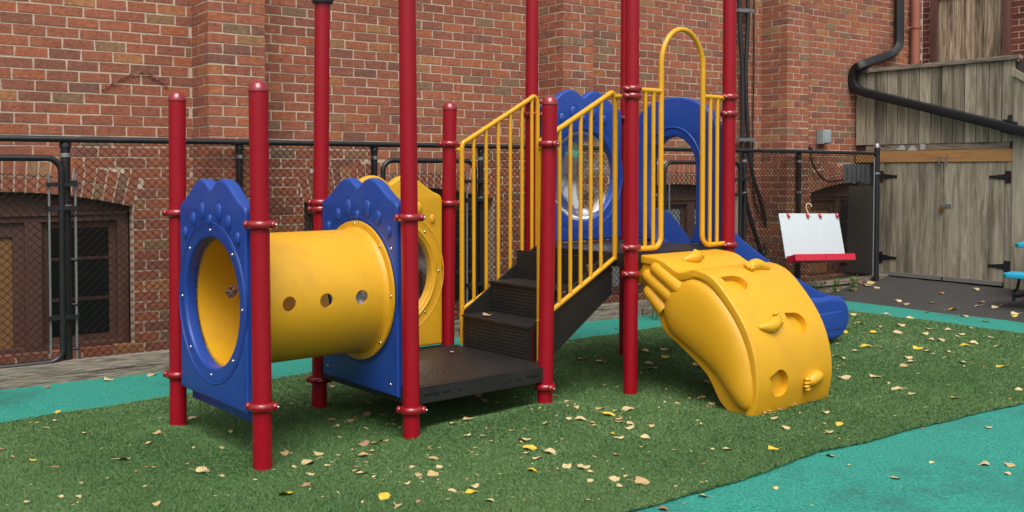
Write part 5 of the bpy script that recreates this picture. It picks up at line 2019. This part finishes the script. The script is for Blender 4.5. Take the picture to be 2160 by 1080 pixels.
# two leaves up on the frame
q = at_plane(952, 742, Vector((0, 0, Z1 + 0.01)), Vector((0, 0, 1)))
leaf(0, 0, 18, 'cream', 'deck', q)
q = at_plane(1025, 665, Vector((0, 0, Z1 + rise + 0.01)), Vector((0, 0, 1)))
leaf(0, 0, 22, 'tan', 'deck', q)
def spot(p, where):
    u_, v_ = (p - P0).dot(UD), (p - P0).dot(VD)
    if where == 'deck':
        return 'on the lower deck' if u_ < U[2] - 0.05 else 'on the stair tread'
    if where == 'asphalt':
        return 'on asphalt by the timber edging' if (p - W0).dot(WN) < 0.95 else 'on asphalt before the shed'
    if where == 'teal':
        s_ = (p - W0).dot(WD)
        return 'on teal strip along the fence' if (p - W0).dot(WN) < 2 and s_ < 2.9 else ('on teal strip by the asphalt' if s_ > 2.9 else 'on teal surface in the foreground')
    if u_ < -0.1:
        return 'on turf left of the entrance panel'
    if v_ > 0.05 and u_ < U[1]:
        return 'on turf under the tunnel'
    if v_ > -0.05 and u_ < U[2]:
        return 'on turf under the lower deck'
    if v_ > -0.05 and u_ < U[3]:
        return 'on turf under the stairs'
    if u_ < U[1]:
        return 'on turf in front of the tunnel'
    if u_ < U[2]:
        return 'on turf in front of the lower deck'
    if u_ < CU0:
        return 'on turf in front of the stairs'
    if u_ < CU1:
        return 'on turf beneath the climber' if v_ > -0.86 else 'on turf before the climber foot'
    return 'on turf right of the climber'
groups = {}
for rec in LEAVES:
    o, px, py, c, where, size, p = rec
    groups.setdefault((LOOK[c], spot(p, where)), []).append(rec)
ORD = ['first', 'second', 'third', 'fourth', 'fifth', 'sixth', 'seventh', 'eighth', 'ninth', 'tenth', 'eleventh', 'twelfth', 'thirteenth', 'fourteenth', 'fifteenth', 'sixteenth', 'seventeenth', 'eighteenth', 'nineteenth', 'twentieth']
for (look, sp), recs in groups.items():
    recs.sort(key=lambda r_: project(r_[6])[0])
    if len(recs) > 20:       # split big crowds into a nearer and a farther lot
        med = sorted(project(r_[6])[1] for r_ in recs)[len(recs) // 2]
        lots = [('nearer ', [r_ for r_ in recs if project(r_[6])[1] >= med]), ('farther ', [r_ for r_ in recs if project(r_[6])[1] < med])]
    else:
        lots = [('', recs)]
    for pre, lot in lots:
        for i, r_ in enumerate(lot):
            if len(lot) == 1:
                lb = '%s%s fallen leaf %s' % (pre, look, sp)
            else:
                lb = '%s%s leaf %s, %s from left' % (pre, look, sp, ORD[min(i, 19)])
            tag(r_[0], lb, 'leaf', 'fallen leaves on the ground')
# crumbs of leaf litter too small to count
M = MB()
def crumb(p, sz):
    a = rnd.uniform(0, 6.28)
    d = Vector((math.cos(a), math.sin(a), rnd.uniform(-0.3, 0.3)))
    e = Vector((-math.sin(a), math.cos(a), rnd.uniform(-0.3, 0.3))) * rnd.uniform(0.3, 0.7)
    M.add([p - d * sz, p + e * sz, p + d * sz, p - e * sz * 0.7], [(0, 1, 2, 3)], rnd.choice((0, 0, 1, 2)))
for i in range(950):
    x, y = rnd.uniform(0, 2160), 640 + 440 * rnd.random()
    p = on_ground(x, y)
    q = (p - W0)
    s_, d_ = q.dot(WD), q.dot(WN)
    turf_ok = s_ < S_END and turf_back(s_) < d_ < turf_front(s_)
    if not turf_ok and rnd.random() < 0.85:
        continue
    u_, v_ = (p - P0).dot(UD), (p - P0).dot(VD)
    dens = 1.0 if (0.3 < u_ < 4.5 and -1.2 < v_ < 0.6) else 0.42
    if rnd.random() > dens or s_ > 5.0:
        continue
    p.z = ground(p.x, p.y) + (0.019 if turf_ok else 0.006)
    crumb(p, rnd.uniform(0.006, 0.017) * (p.y / 5.5))
for i in range(60):      # drift of crumbs at the foot of the climber
    p = uv(rnd.uniform(CU0 + 0.05, CU1), -0.87 + rnd.gauss(0, 0.02))
    p.z = ground(p.x, p.y) + 0.03
    crumb(p, rnd.uniform(0.006, 0.014))
tag(M.obj('leaf_litter', ['leaf_cream', 'leaf_tan', 'leaf_brown']), 'tiny leaf crumbs scattered over the turf', 'leaf litter', None, 'stuff')
